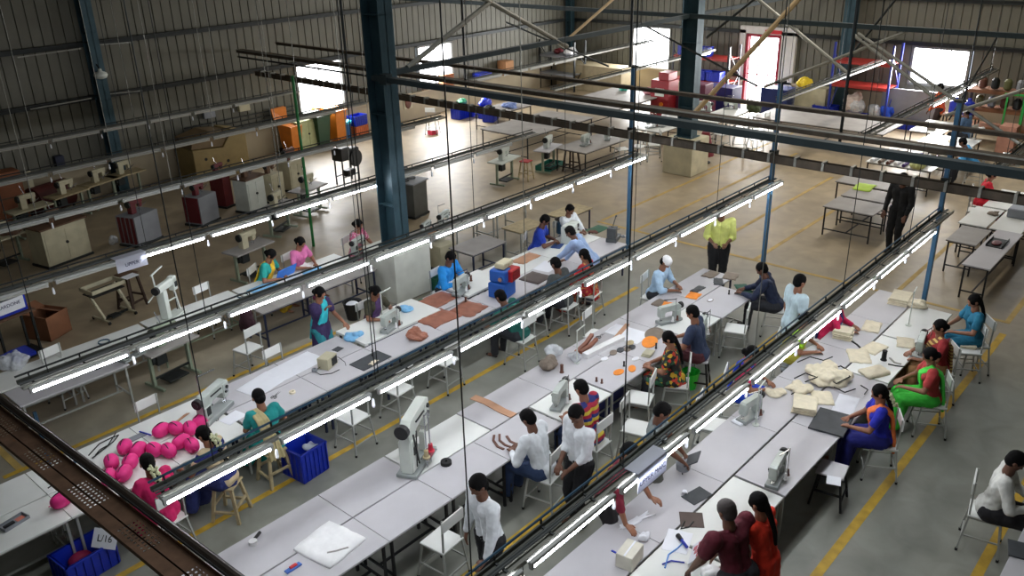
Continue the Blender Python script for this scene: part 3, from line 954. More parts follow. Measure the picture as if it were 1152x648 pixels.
def person(label, head, hz, deg, pose='sit', lean=10, top=None, bottom=None, sex='m', hands=None, sleeve='long', hair='short', pitch=25, yaw=0,
           skin='a', h=1.68, drape=None, skirt=None, seat=.54, fine=True, twist=0, kurta=False, cap=None, stride=0.0, legs=None, side=0, on='chair', shift=(0, 0), bulk=1.0):
    """head = pixel of the head centre in the photograph, hz = its real height; everything else is built from the skeleton"""
    s = h / 1.68 * 1.16
    wgt = (1.12 if sex == 'm' else 1.0) * bulk
    a = R(lean)
    hipz = (seat + .085) if pose == 'sit' else .90 * s
    P = Vector((0, 0, hipz))
    t = Vector((math.sin(a), R(side), math.cos(a))).normalized()
    tw = R(twist)
    Lx = Vector((-math.sin(tw), math.cos(tw), 0)); Fx = Vector((math.cos(tw), math.sin(tw), 0))
    Lx = (Lx - t * Lx.dot(t)).normalized()
    Ft = Lx.cross(t).normalized()
    waist = P + t * .17 * s; chest = P + t * .36 * s; neck = P + t * .50 * s
    ph = R(min(lean, 60) * .6 + pitch * .4)
    hd_up = Vector((math.sin(ph), R(side) * .5, math.cos(ph))).normalized()
    hc = neck + hd_up * .132 * s
    # place: the real head height fixes the pelvis for standing, crouching or seated figures
    fp = R(pitch + lean * .3); yw = R(yaw)
    hf = Vector((math.cos(fp) * math.cos(yw), math.cos(fp) * math.sin(yw), -math.sin(fp))).normalized()
    hl = Vector((0, 0, 1)).cross(hf).normalized(); hu = hf.cross(hl).normalized()
    HT = Matrix((hf, hl, hu)).transposed()
    rz = R(deg)
    W = at(head[0], head[1], hc.z if pose == 'sit' or hz is None else hc.z)
    off = Euler((0, 0, rz)).to_matrix() @ Vector((hc.x, hc.y, 0))
    loc = Vector((W.x - off.x + shift[0], W.y - off.y + shift[1], 0))
    vox = .0085 if fine else .014
    sk = SKIN[skin]
    B = Blob()
    # torso
    sh = .165 * s * wgt
    for w_ in (-1, 1):
        B.cap(P + Lx * .075 * w_ * s, .095 * s, waist + Lx * .055 * w_ * s, .082 * s)
        B.cap(waist + Lx * .055 * w_ * s, .082 * s, chest + Lx * .085 * w_ * s, .092 * s)
        B.cap(chest + Lx * .06 * w_ * s, .09 * s, neck - t * .05 * s + Lx * (sh - .03) * w_, .055 * s)
    if sex == 'f':
        for w_ in (-1, 1): B.ball(chest - t * .02 * s + Ft * .065 * s + Lx * .07 * w_ * s, .058 * s)
    B.cap(neck - t * .02, .062 * s, hc - hu * .05, .050 * s)
    # head: skull, jaw, nose, brow, ears, lips
    B.ell(hc + hu * .022 - hf * .008, (.094 * s, .076 * s, .092 * s), HT)
    B.ell(hc - hu * .045 + hf * .022, (.066 * s, .055 * s, .066 * s), HT)
    B.ell(hc - hu * .092 + hf * .055, (.026, .028, .022), HT)
    B.cap(hc + hf * .083 + hu * .012, .010, hc + hf * .106 - hu * .026, .0145)
    B.cap(hc + hf * .080 + hu * .028 + hl * .035, .012, hc + hf * .080 + hu * .028 - hl * .035, .012)
    B.ell(hc + hf * .080 - hu * .055, (.014, .024, .009), HT)
    for w_ in (-1, 1): B.ell(hc + hl * .080 * w_ * s - hf * .006 - hu * .005, (.020, .010, .030), HT)
    # arms
    ua, fa = .285 * s, .25 * s
    if hands is None:
        hands = [(.40, .14, .80), (.40, -.14, .80)] if pose == 'sit' else [(.06, .27, .80 * s), (.06, -.27, .80 * s)]
    arms = []
    for w_, hd in ((1, hands[0]), (-1, hands[1])):
        S = neck - t * .055 * s + Lx * sh * w_
        wr = Vector(hd); toS = (S - wr)
        pole = Vector((-.35, .75 * w_, -.6)) if pose == 'sit' else Vector((-.6, .35 * w_, -.3))
        E, Wt = ik(S, wr, ua, fa, pole)
        arms.append((S, E, Wt, w_))
        B.cap(S, .052 * s * wgt, E, .038 * s * wgt).cap(E, .038 * s * wgt, Wt, .025 * s)
        # hand: palm, four bent fingers, thumb
        fd = (Wt - E).normalized()
        down = Vector((0, 0, -1))
        if wr.z < 1.0 and abs(wr.z - .80) < .08: fd = Vector((fd.x, fd.y, -.12)).normalized()
        pn = down - fd * down.dot(fd)
        pn = pn.normalized() if pn.length > .15 else Vector((0, -w_, 0))
        sd = fd.cross(pn).normalized()
        if sd.dot(Lx) * w_ > 0: sd = -sd     # towards the thumb (body mid-line)
        hs = s * .98
        for k in (-1, 0, 1): B.cap(Wt, .021 * hs, Wt + fd * .078 * hs + sd * .023 * k * hs, .0145 * hs)
        for k, ln in enumerate((.070, .080, .074, .056)):
            b0 = Wt + fd * .082 * hs + sd * (.033 - .0215 * k) * hs
            b1 = b0 + (fd * .93 + pn * .30).normalized() * ln * .52 * hs
            b2 = b1 + (fd * .70 + pn * .72).normalized() * ln * .5 * hs
            B.cap(b0, .0098, b1, .0092).cap(b1, .0092, b2, .0080)
        t0 = Wt + fd * .028 * hs + sd * .022 * hs
        t1 = t0 + (sd * .75 + fd * .65).normalized() * .040 * hs; t2 = t1 + (fd * .9 + sd * .2 + pn * .25).normalized() * .032 * hs
        B.cap(t0, .013, t1, .0115).cap(t1, .0110, t2, .0095)
    # legs
    th, shk = .42 * s, .41 * s
    LG = []
    for w_ in (1, -1):
        Hp = P + Vector((0, .088 * w_ * s, -.02))
        if pose == 'sit':
            K = Hp + Vector((.40 * s, .035 * w_, -.01)); A = Vector((K.x + (.02 if legs is None else legs), K.y, max(.09, K.z - shk)))
            if A.z > .12: A.x += .02
        else:
            A = Vector((.02 + stride * w_ * .5, .10 * w_, .085)); K, A = ik(Hp, A, th, shk, (1, 0, 0))
        B.cap(Hp, .088 * s * wgt, K, .056 * s).cap(K, .054 * s, A, .036 * s)
        B.cap(A + Vector((-.02, 0, -.03)), .036, A + Vector((.12, .012 * w_, -.055)), .03).cap(A + Vector((.10, .012 * w_, -.055)), .034, A + Vector((.17, .016 * w_, -.06)), .022)
        LG.append((Hp, K, A))
    body = B.done('person', sk, None, vox, 1)
    body.location = loc; body.rotation_euler = (0, 0, rz)
    SEATED.append((label, pose, seat, loc.copy(), deg, on))
    tag(body, label, 'person')
    cv = .011 if fine else .016
    # --- upper garment
    T = Blob(); e = .014
    low = -.09 if not kurta else -.10
    for w_ in (-1, 1):
        T.cap(P + Lx * .07 * w_ * s + t * (low + .06), .108 * s, waist + Lx * .055 * w_ * s, .094 * s)
        T.cap(waist + Lx * .055 * w_ * s, .094 * s, chest + Lx * .085 * w_ * s, (.092 + e) * s)
        T.cap(chest + Lx * .06 * w_ * s, (.09 + e) * s, neck - t * .055 * s + Lx * (sh - .025) * w_, (.055 + e * .8) * s)
    if sex == 'f':
        for w_ in (-1, 1): T.ball(chest - t * .02 * s + Ft * .068 * s + Lx * .07 * w_ * s, (.058 + e) * s)
    else:
        T.cap(neck - t * .03 * s - Ft * .03 + Lx * .045, .02, neck - t * .03 * s - Ft * .03 - Lx * .045, .02)
        for w_ in (-1, 1): T.cap(neck - t * .03 * s - Ft * .03 + Lx * .045 * w_, .02, neck - t * .065 * s + Ft * .055 + Lx * .02 * w_, .016)
    for (S, E, Wt, w_) in arms:
        if sleeve == 'long':
            T.cap(S, .064 * s * wgt, E, .052 * s * wgt).cap(E, .052 * s * wgt, E.lerp(Wt, .88), .038 * s)
        elif sleeve == 'rolled':
            T.cap(S, .064 * s * wgt, E, .054 * s * wgt).cap(E, .054 * s * wgt, E.lerp(Wt, .35), .048 * s)
        else:
            T.cap(S, .064 * s * wgt, S.lerp(E, .62), .060 * s * wgt)
    if kurta:
        if pose == 'sit':
            for (Hp, K, A) in LG: T.cap(Hp, .112 * s, K + Vector((-.04, 0, .0)), .085 * s)
            T.cap(P + Vector((.05, 0, 0)), .11, (LG[0][1] + LG[1][1]) / 2, .09)
            T.cap(P + Vector((-.07, 0, .0)), .10, P + Vector((-.1, 0, -.10)), .09)
        else:
            for w_ in (-1, 1):
                T.cap(P + Lx * .06 * w_, .125 * s, Vector((.0, .085 * w_, .52 * s)), .125 * s)
            T.cap(P, .12, Vector((0, 0, .52 * s)), .13)
    elif pose != 'sit':
        for w_ in (-1, 1): T.cap(P + Lx * .075 * w_ * s, .112 * s, P + Lx * .08 * w_ * s - t * .06, .112 * s)
    else:
        T.cap(P + Vector((-.05, .06, -.0)), .10 * s, P + Vector((-.05, -.06, -.0)), .10 * s)
    T.done('kurta' if kurta else ('blouse' if sex == 'f' and skirt else 'shirt'), top, body, cv, 2)
    # --- lower garment
    G = Blob()
    if skirt:
        if pose == 'sit':
            (h0, k0, a0), (h1, k1, a1) = LG
            for f in (0, .5, 1):
                G.cap(h0.lerp(h1, f), .118 * s, k0.lerp(k1, f), .088 * s)
                kk = k0.lerp(k1, f); aa = a0.lerp(a1, f)
                G.cap(kk, .085 * s, aa + Vector((.0, (f - .5) * -.12, .02)), .085 * s)
            G.cap(P, .12 * s, P + Vector((-.05, 0, -.08)), .11)
            G.cap(k0.lerp(k1, .5) + Vector((-.1, 0, -.05)), .09, a0.lerp(a1, .5) + Vector((-.08, 0, .03)), .07)
        else:
            for f in (-1, 0, 1):
                G.cap(P + Vector((0, .06 * f, .02)), .115 * s, Vector((stride * .3 * f, .10 * f, .14)), .13)
        G.done('sari_skirt', skirt, body, cv + .001, 2)
    else:
        for (Hp, K, A) in LG:
            G.cap(P + (Hp - P) * .6, .104 * s, Hp, .104 * s).cap(Hp, .103 * s * wgt, K, .073 * s).cap(K, .073 * s, A + Vector((0, 0, .0)), .058 * s)
        G.done('trousers', bottom or cloth((40, 42, 48)), body, cv, 2)
    if fine and not skirt:
        F = Blob()
        for (Hp, K, A) in LG:
            F.cap(A + Vector((-.03, 0, -.052)), .030, A + Vector((.16, .015, -.058)), .028)
        F.done('sandals', shoe_m, body, .011, 1)
    # --- drape (dupatta / pallu) over one shoulder, falling at the back
    if drape is not None:
        D = Blob(); w_ = 1
        sh_p = neck - t * .01 * s + Lx * sh * .62 * w_
        fr = chest + Ft * .125 * s - Lx * .02; fl = waist + Ft * .12 * s - Lx * .09
        bk = chest - Ft * .125 * s + Lx * .07; bl = P - Ft * .15 * s + Lx * .02; be = P - Ft * .17 * s - Vector((0, 0, .22))
        for o in (-.055, -.02, .02, .055):
            ov = Lx * o
            D.chain([fl + ov * 1.5 - t * .02 * (o > 0), fr + ov, sh_p + ov * .9, bk + ov * 1.2, bl + ov * 1.5, be + ov * 1.7], [.024, .024, .026, .026, .026, .022])
        if hair == 'veil': D.ell(hc - hf * .03 + hu * .02, (.11, .1, .12), HT)
        D.done('draped_scarf', drape, body, cv + .001, 2)
    # --- hair
    Hh = Blob()
    if hair != 'none':
        Hh.ell(hc + hu * .036 - hf * .020, (.097 * s, .084 * s, .092 * s), HT)
        Hh.ell(hc - hu * .012 - hf * .040, (.070 * s, .078 * s, .080 * s), HT)
        if hair == 'short': Hh.cap(hc + hu * .098 + hf * .035 + hl * .03, .026, hc + hu * .094 + hf * .035 - hl * .03, .026)
        for w_ in (-1, 1):
            if sex == 'f': Hh.ell(hc + hl * .055 * w_ + hu * .03 + hf * .01, (.07, .03, .065), HT)
        bk = hc - hf * .09 - hu * .03
        if hair == 'bun': Hh.ell(bk - hf * .02 - hu * .01, (.045, .055, .05), HT)
        if hair in ('braid', 'flower'):
            pts = [bk, neck - Ft * .11 * s, chest - Ft * .135 * s, waist - Ft * .13 * s + t * .05]
            Hh.chain(pts, [.042, .034, .028, .020])
        ho = Hh.done('hair', hair_gr if hair == 'crop' else hair_m, body, cv - .001, 1)
        if hair == 'flower':
            fl_ = MB()
            rr = random.Random(3)
            for i in range(26):
                f = i / 25; c = bk.lerp(neck - Ft * .16 * s - t * .05, f) - hf * .025
                fl_.ell(c + Vector((rr.uniform(-.02, .02), rr.uniform(-.045, .045), rr.uniform(-.02, .02))), (.022, .022, .022), 6, 4)
            fl_.build('flower_garland', jasmine, ho)
    if cap:
        Blob().ell(hc + hu * .048 - hf * .012, (.104 * s, .090 * s, .086 * s), HT).done('cap', cap, body, .010, 1)
    if fine:
        ey = MB()
        for w_ in (-1, 1): ey.ell(hc + hf * .084 + hu * .006 + hl * .030 * w_, (.007, .011, .006), 6, 4, T=HT)
        ey.build('eyes', eye_m, body)
    return body


WS = cloth((226, 230, 234), 'white shirt cotton')
# --- pink cushion bench (row C), near side
person('person in magenta blouse with jasmine flowers in her braid, sorting pink cushions', (166, 521), None, 95, top=cloth((214, 34, 104)), bottom=cloth((196, 30, 92)), sex='f',
       hair='flower', on='chair', hands=[(.40, .10, .80), (.42, -.12, .80)], sleeve='short', kurta=True, pitch=25, yaw=-15, h=1.58)
person('person with a braid in navy and beige blouse, reaching left to pink cushions', (229, 489), None, 115, top=banded('beige blouse with navy band', [(30, 40, 110), (206, 186, 150), (206, 186, 150), (206, 186, 150)], .34, 2), sex='f',
       bottom=cloth((34, 44, 108)), hair='flower', hands=[(.50, .22, .80), (.36, -.10, .80)], sleeve='short', skirt=cloth((38, 48, 104)), lean=18, h=1.55, on='wood')
person('person in a teal sari with a red flower in her bun', (291, 447), None, 80, top=cloth((34, 150, 148)), sex='f', hair='bun', sleeve='short',
       skirt=cloth((30, 158, 152)), drape=cloth((190, 176, 130)), lean=14, h=1.6, on='wood', hands=[(.44, .05, .80), (.40, -.16, .80)])
# --- row C far side
person('person standing in teal kurta with dark purple scarf, hand raised to mouth', (363, 333), None, -78, 'stand', 4, top=cloth((50, 36, 78)), bottom=cloth((34, 120, 130)), sex='f', kurta=True,
       hair='bun', drape=cloth((44, 176, 188)), hands=[(.34, .22, 1.02), (.16, -.03, 1.32)], h=1.52, shift=(.03, .12), pitch=30, sleeve='short', skin='a')
person('person in dark olive kurta with purple scarf, sewing at the thick white table', (429, 331), None, -85, top=cloth((58, 56, 40)), bottom=cloth((60, 50, 70)), sex='f', kurta=True, hair='bun',
       drape=cloth((66, 40, 84)), hands=[(.42, .14, .84), (.42, -.16, .84)], pitch=40, h=1.5, shift=(0, .16), sleeve='short')
person('person in a bright blue shirt sewing beside the red and blue machine', (507, 290), None, -80, top=cloth((30, 140, 220)), hands=[(.42, .12, .84), (.44, -.12, .84)], pitch=38, lean=14, seat=.52, skin='b')
person('person in a royal blue shirt reading papers at the far bench', (613, 248), None, -60, top=cloth((28, 60, 168)), hands=[(.42, .12, .84), (.44, -.05, .84)], pitch=42, lean=16, skin='b', sleeve='short')
person('person in a white shirt behind the square white machine', (649, 238), None, -90, top=WS, hands=[(.42, .12, .84), (.44, -.05, .84)], pitch=35, lean=8, skin='b', h=1.58, shift=(0, .2))
# --- row C near side
person('person in a dark green shirt reaching left over brown leather', (563, 334), None, 95, top=cloth((20, 92, 84)), hands=[(.60, .30, .84), (.32, -.12, .92)], lean=28, pitch=30, skin='b', sleeve='short', side=8)
person('person in a light blue shirt bending over the bench with outstretched arm', (632, 264), None, 110, 'stand', 42, top=cloth((158, 182, 220), 'light blue shirt cotton'), bottom=cloth((64, 66, 84)),
       hands=[(.80, .16, .86), (.60, -.16, .84)], pitch=25, skin='b', h=1.6, shift=(.22, -.04))
person('person in a dark grey shirt seated with back to the aisle', (625, 297), None, 95, top=cloth((70, 74, 74)), lean=14, pitch=30, skin='b')
person('person in a red and gold sari with a long braid', (654, 285), None, 100, top=cloth((186, 44, 48)), sex='f', skirt=floral('red gold sari print', [(170, 36, 44), (150, 30, 40), (186, 120, 60), (160, 30, 40)], 22),
       drape=floral('red gold pallu', [(190, 40, 44), (196, 150, 90), (170, 34, 44)], 26), hair='braid', sleeve='short', lean=8, pitch=20, h=1.6, shift=(-.05, -.1))
# --- row B
person('person in white cap and pale blue shirt, sewing at the middle bench', (756, 297), None, -80, top=cloth((176, 206, 232), 'pale blue shirt cotton'), cap=white_cloth, hands=[(.40, .16, .80), (.44, -.12, .80)], pitch=42, lean=14, skin='a', sleeve='rolled', h=1.6, shift=(0, .14))
person('person standing in a yellow-green shirt and black trousers, holding a grey bundle', (812, 238), None, -150, 'stand', 2, top=cloth((200, 206, 116)), bottom=cloth((22, 22, 24)), hands=[(.32, .14, 1.22), (.32, -.14, 1.22)], pitch=35, skin='b', h=1.72, sleeve='rolled')
person('person in a dark navy shirt stretching over the far end of the middle bench', (857, 303), None, 112, top=cloth((30, 40, 66)), hands=[(.62, .12, .82), (.60, -.12, .82)], lean=24, pitch=30, skin='b')
person('person in a navy vest on a black stool, sewing at the middle bench', (779, 352), None, 105, top=cloth((46, 58, 84)), hands=[(.42, .14, .82), (.42, -.1, .82)], lean=12, pitch=28, skin='a', seat=.56, sleeve='short', bottom=cloth((78, 34, 40)), on='black')
person('person with a braid in a black dress with bright flowers', (752, 381), None, 118, top=floral('black floral print', [(24, 26, 24), (30, 30, 28), (190, 60, 40), (24, 26, 24), (200, 160, 40), (40, 90, 60)], 18), sex='f', kurta=True, hair='braid',
       hands=[(.40, .10, .80), (.40, -.1, .80)], lean=10, pitch=30, h=1.58, sleeve='short')
person('person in a red, navy and yellow striped t-shirt at a sewing machine', (646, 434), None, 92, top=banded('striped t-shirt', [(170, 36, 60), (40, 50, 120), (170, 36, 60), (206, 180, 60), (40, 50, 120), (170, 36, 60), (206, 180, 60)], .36, 2),
       hands=[(.40, .14, .82), (.40, -.1, .82)], lean=14, pitch=30, sleeve='short', bottom=cloth((52, 70, 110)), shift=(0, -.12))
person('person in a white shirt seated on a white chair, cutting brown leather strips', (594, 471), None, 100, top=WS, bottom=cloth((44, 62, 96)), hands=[(.42, .12, .80), (.40, -.12, .80)], lean=16, pitch=38, skin='b')
person('person standing in a white shirt with a blue lanyard and black trousers', (648, 466), None, 165, 'stand', 3, top=WS, bottom=cloth((20, 20, 24)), hands=[(.26, .10, 1.02), (.27, -.08, 1.04)], pitch=40, skin='b', h=1.64, sleeve='rolled', yaw=10)
person('person in a white shirt with a wristwatch walking past the empty tables', (538, 546), None, 165, 'stand', 8, top=WS, bottom=cloth((26, 26, 30)), hands=[(.24, .26, .84), (.14, -.30, .92)], pitch=28, skin='b', h=1.68, stride=.35, sleeve='long')
person('person standing in a long pale blue kurta near the light row', (900, 317), None, -35, 'stand', 3, top=cloth((198, 220, 228), 'pale kurta cotton'), bottom=cloth((206, 214, 220)), kurta=True, hands=[(.06, .26, .86), (.04, -.27, .80)], pitch=18, h=1.68, sleeve='short')
person('person in dark clothes standing by the dark-legged tables', (1016, 201), None, 170, 'stand', 4, top=cloth((20, 20, 21)), bottom=cloth((15, 15, 16)), hands=[(.2, .26, 1.0), (.2, -.26, 1.0)], pitch=25, h=1.7, skin='b')
# --- row A left side
grey_man = person('person in a grey shirt behind the light row, holding a dark folder', (752, 466), None, -60, 'stand', 6, top=cloth((120, 128, 128)), bottom=cloth((90, 92, 84)), hands=[(.42, .16, .98), (.42, -.06, 1.0)], pitch=38, skin='b', h=1.62, sleeve='short', shift=(0, .09))
person('person in a maroon checked shirt leaning with both hands on the cream canvas bench', (708, 512), None, -80, 'stand', 20, top=cloth((120, 26, 48)), bottom=cloth((30, 28, 30)), hands=[(.50, .30, .80), (.42, -.34, .80)], pitch=30, skin='a', h=1.66, sleeve='rolled', shift=(.04, .02))
person('person in a royal blue sari with red edge behind the light row', (846, 398), None, -70, top=cloth((196, 30, 84)), sex='f', skirt=cloth((30, 70, 200)), drape=cloth((28, 64, 200)), hair='bun', pitch=30, h=1.58, sleeve='short')
person('person in a lime and gold sari with an arm on the cream canvas bench', (908, 360), None, -75, top=cloth((140, 190, 30)), sex='f', skirt=cloth((190, 180, 70)), drape=cloth((200, 192, 96)), hair='bun', pitch=30, h=1.58, sleeve='short', lean=16)
person('person in a crimson kurta with navy scarf, seated behind folded canvas', (957, 343), None, -75, top=cloth((206, 30, 84)), bottom=cloth((40, 40, 96)), sex='f', kurta=True, drape=cloth((38, 38, 92)), hair='bun', pitch=42, h=1.5, lean=14, shift=(0, .14))
# --- row A right side
person('person in a royal blue sari with orange pleats and flowers in her hair', (989, 442), None, 118, top=cloth((32, 40, 170)), sex='f', skirt=cloth((30, 34, 120)), drape=cloth((232, 120, 60)), hair='flower', pitch=22, h=1.6, lean=8,
       sleeve='short', hands=[(.44, .12, .80), (.42, -.14, .80)])
person('person in a bright green sari with gold border', (1046, 400), None, 118, top=cloth((176, 60, 60)), sex='f', skirt=cloth((60, 190, 60)), drape=cloth((70, 206, 70)), hair='bun', pitch=28, h=1.58, lean=8, sleeve='short')
person('person in a yellow and brown striped sari beside the grey sewing machine', (1057, 368), None, 128, top=cloth((150, 40, 44)), sex='f', skirt=cloth((150, 110, 70)),
       drape=banded('yellow brown stripes', [(206, 176, 100), (120, 72, 50)], .06, 2), hair='bun', pitch=22, h=1.58, lean=6, sleeve='short')
person('person with a long braid in teal and maroon, at the far corner', (1096, 339), None, 128, top=cloth((30, 110, 140)), bottom=cloth((110, 24, 50)), sex='f', kurta=True, hair='braid', pitch=30, h=1.6, lean=8, sleeve='short')
person('person with close cropped hair in a maroon shirt, back to the camera', (817, 575), None, 78, 'stand', 18, bulk=1.22, top=cloth((88, 16, 34)), bottom=cloth((40, 38, 44)), hair='crop', hands=[(.44, .26, .90), (.42, -.12, .92)], pitch=20, skin='b', h=1.66, sleeve='short')
person('person with a long braid in an orange-red kurta beside the maroon shirt', (853, 566), None, 88, 'stand', 12, top=cloth((226, 54, 30)), bottom=cloth((190, 40, 30)), sex='f', kurta=True, hair='braid', hands=[(.36, .12, .90), (.34, -.14, .90)], pitch=25, skin='a', h=1.58, sleeve='short')
person('person in a white shirt on a white chair at the right edge', (1143, 519), None, -80, top=cloth((222, 222, 216), 'off white shirt'), bottom=cloth((28, 26, 30)), hands=[(.42, .12, .80), (.40, -.1, .80)], pitch=30, skin='b', lean=10)
# --- row D
person('person in a yellow sari with teal blouse, bent over blue cloth', (305, 287), None, -60, top=cloth((36, 160, 150)), sex='f', skirt=cloth((210, 170, 40)), drape=cloth((224, 180, 40)), hair='bun', pitch=45, lean=20, h=1.58, sleeve='short', fine=False)
person('person in a pink kurta behind the blue board', (338, 273), None, -75, top=cloth((206, 110, 160)), bottom=cloth((190, 100, 150)), sex='f', kurta=True, hair='bun', pitch=38, lean=14, h=1.58, sleeve='short', fine=False)
person('person in a pink dotted kurta behind the white machine table by the big column', (403, 253), None, -70, top=floral('pink dotted print', [(196, 96, 130), (206, 116, 146), (226, 190, 200), (190, 90, 126)], 40), bottom=cloth((180, 90, 120)), sex='f', kurta=True, hair='bun', pitch=25, lean=10, h=1.58, sleeve='short', fine=False)
# --- far right
person('person in red seated at the far white table under the cross channel', (1124, 198), None, -70, top=cloth((206, 30, 50)), bottom=cloth((120, 20, 40)), sex='f', kurta=True, hair='bun', fine=False, h=1.6, shift=(0, .15))
person('person in an orange vest before the bright window', (1058, 98), None, 90, 'stand', 8, top=cloth((224, 92, 30)), bottom=cloth((50, 36, 34)), fine=False, hands=[(.3, .2, 1.0), (.3, -.2, 1.0)], skin='b')
person('person in a grey-blue shirt and white cap, back to the hall', (1087, 126), None, 80, top=cloth((74, 100, 130)), cap=white_cloth, fine=False, skin='b')
person('person in a sky blue shirt leaning low over the far white table', (1083, 160), None, 95, 'sit', 35, top=cloth((60, 140, 190)), fine=False, skin='b')

# ================================================================ SEWING MACHINES

machine_enamel = mat('worn machine enamel', (178, 186, 180), .4, .1, .1, 8)
machine_grey = mat('grey machine casting', (150, 156, 154), .4, .2, .08, 8)


def make_flatbed():
    """arm along +x: pillar and handwheel at x = -.2, needle head at x = +.2"""
    t = thing('sewing_machine', 'x', 'sewing machine')
    MB().slab(-.26, .24, -.09, .09, 0, .06, .008).build('bed', machine_grey, t)
    a = MB()
    Tm = Euler((R(90), 0, 0)).to_matrix().to_4x4()
    a.prism([(-.25, .06), (-.11, .06), (-.12, .17), (-.08, .225), (.08, .235), (.12, .22), (.125, .14), (.225, .14), (.24, .2), (.24, .33), (.2, .355), (-.2, .345), (-.25, .30)], -.05, .05, 0, Tm)
    a.slab(-.24, -.13, -.062, .062, .06, .22, .012).slab(.13, .235, -.058, .058, .16, .33, .012)
    a.build('arm', machine_enamel, t, bevel=.006)
    MB().cyl((.19, -.06, .27), (.19, -.075, .27), .02, n=10).cyl((.16, -.06, .22), (.16, -.075, .22), .014, n=8).bar((-.1, -.055, .30), (.1, -.055, .30), .012).cbox((-.18, -.064, .16), (.07, .006, .1)).build('tension_discs', steel_dark, t)
    MB().cyl((-.30, 0, .29), (-.25, 0, .29), .062, n=18).cyl((-.32, 0, .29), (-.30, 0, .29), .03, n=12).build('handwheel', black_pl, t, bevel=.004)
    MB().cyl((.18, 0, .14), (.18, 0, .075), .006).cyl((.18, -.03, .16), (.18, -.03, .07), .005).cbox((.18, 0, .068), (.05, .03, .006)).cbox((.19, -.057, .22), (.05, .01, .05)).build('needle_bar', chrome, t)
    s_ = MB().cyl((-.06, .12, 0), (-.06, .12, .52), .007).bar((-.06, .12, .5), (.16, .04, .5), .012).cyl((-.13, .12, .05), (.02, .12, .05), .006)
    st = s_.build('thread_stand', chrome, t)
    for dx in (-.11, .0):
        MB().lathe([(.03, .055), (.03, .065), (.022, .07), (.014, .15), (.01, .155)], 10, T=Matrix.Translation((dx, .12, 0))).build('thread_cone', [brown_dark, orange_cloth][dx == 0] if dx < 0 else white_cloth, st)
    return t


def make_postbed():
    t = thing('post_sewing_machine', 'x', 'sewing machine')
    MB().slab(-.30, .26, -.11, .11, 0, .05, .008).build('bed', machine_grey, t)
    a = MB()
    Tm = Euler((R(90), 0, 0)).to_matrix().to_4x4()
    a.prism([(-.28, .05), (-.10, .05), (-.14, .40), (-.08, .47), (.10, .50), (.13, .46), (.14, .36), (.23, .36), (.26, .42), (.26, .64), (.2, .67), (-.2, .63), (-.28, .56)], -.055, .055, 0, Tm)
    a.slab(-.27, -.15, -.075, .075, .05, .42, .015).slab(.14, .25, -.062, .062, .40, .62, .012)
    a.build('arm', enamel, t, bevel=.008)
    MB().bar((-.24, -.085, .5), (-.14, -.085, .1), .014).bar((-.16, -.085, .5), (-.2, -.085, .1), .01).cbox((-.2, -.08, .3), (.07, .01, .09)).cyl((.2, -.06, .58), (.2, -.08, .58), .025).cyl((.2, -.06, .5), (.2, -.08, .5), .018).bar((-.1, -.06, .56), (.12, -.06, .56), .014).build('linkage', steel_dark, t)
    MB().slab(.14, .20, -.03, .03, .05, .28, .006).build('post', enamel, t)
    MB().cyl((-.34, 0, .56), (-.28, 0, .56), .075, n=18).build('handwheel', black_pl, t, bevel=.004)
    MB().cyl((.17, 0, .38), (.17, 0, .29), .006).cyl((.21, -.03, .40), (.21, -.03, .29), .005).cbox((.2, -.065, .47), (.06, .012, .07)).build('needle_bar', chrome, t)
    st = MB().cyl((-.05, -.13, 0), (-.05, -.13, .62), .008).cyl((.05, -.13, 0), (.05, -.13, .62), .008).bar((-.05, -.13, .6), (.05, -.13, .6), .012).cbox((0, -.13, .12), (.22, .1, .01)).build('thread_stand', chrome, t)
    for dx, m in ((-.06, wood_pale), (.06, mat('red thread', (200, 30, 60), .6))):
        MB().lathe([(.04, .125), (.04, .135), (.026, .14), (.022, .21), (.012, .215)], 10, T=Matrix.Translation((dx, -.13, 0))).build('thread_cone', m, st)
    MB().tube([(-.2, .08, .5), (-.1, .12, .3), (.0, .12, .12), (.06, .1, 0)], .006).build('hose', black_pl, t)
    return t


def make_longarm():
    """tall open frame machine with thread guides"""
    t = thing('tall_sewing_machine', 'x', 'sewing machine')
    MB().slab(-.32, .3, -.12, .12, 0, .05, .008).build('bed', enamel, t)
    a = MB().slab(-.22, -.1, -.07, .07, .05, .62, .015).slab(-.30, .26, -.06, .06, .60, .74, .02).slab(.14, .26, -.06, .06, .48, .76, .012)
    a.build('arm', enamel, t, bevel=.008)
    MB().cyl((-.36, 0, .67), (-.3, 0, .67), .075, n=18).build('handwheel', black_pl, t)
    f = MB().bar((.2, 0, .48), (.28, 0, .04), .03).bar((-.1, 0, .35), (.24, 0, .32), .022).bar((-.16, .1, 0), (-.2, .1, .95), .02).bar((-.24, .1, .93), (.12, .1, .98), .025).bar((-.46, .1, .5), (-.2, .1, .58), .02)
    f.build('thread_guides', enamel, t)
    MB().cbox((.21, -.065, .6), (.07, .012, .1)).cyl((.2, 0, .48), (.2, 0, .08), .008).build('needle_bar', steel_dark, t)
    return t


def on(u, v, z=TT, dx=0, dy=0):
    p = at(u, v, z); return (min(p.x + dx, 32.5), min(p.y + dy, 25.45), z)


def machine(kind, u, v, deg, label, z=TT, sc_=None):
    b = {'flat': make_flatbed, 'post': make_postbed, 'tall': make_longarm}[kind]
    return proto_copy('m' + kind, b, on(u, v, z), R(deg), label, None, sc_)


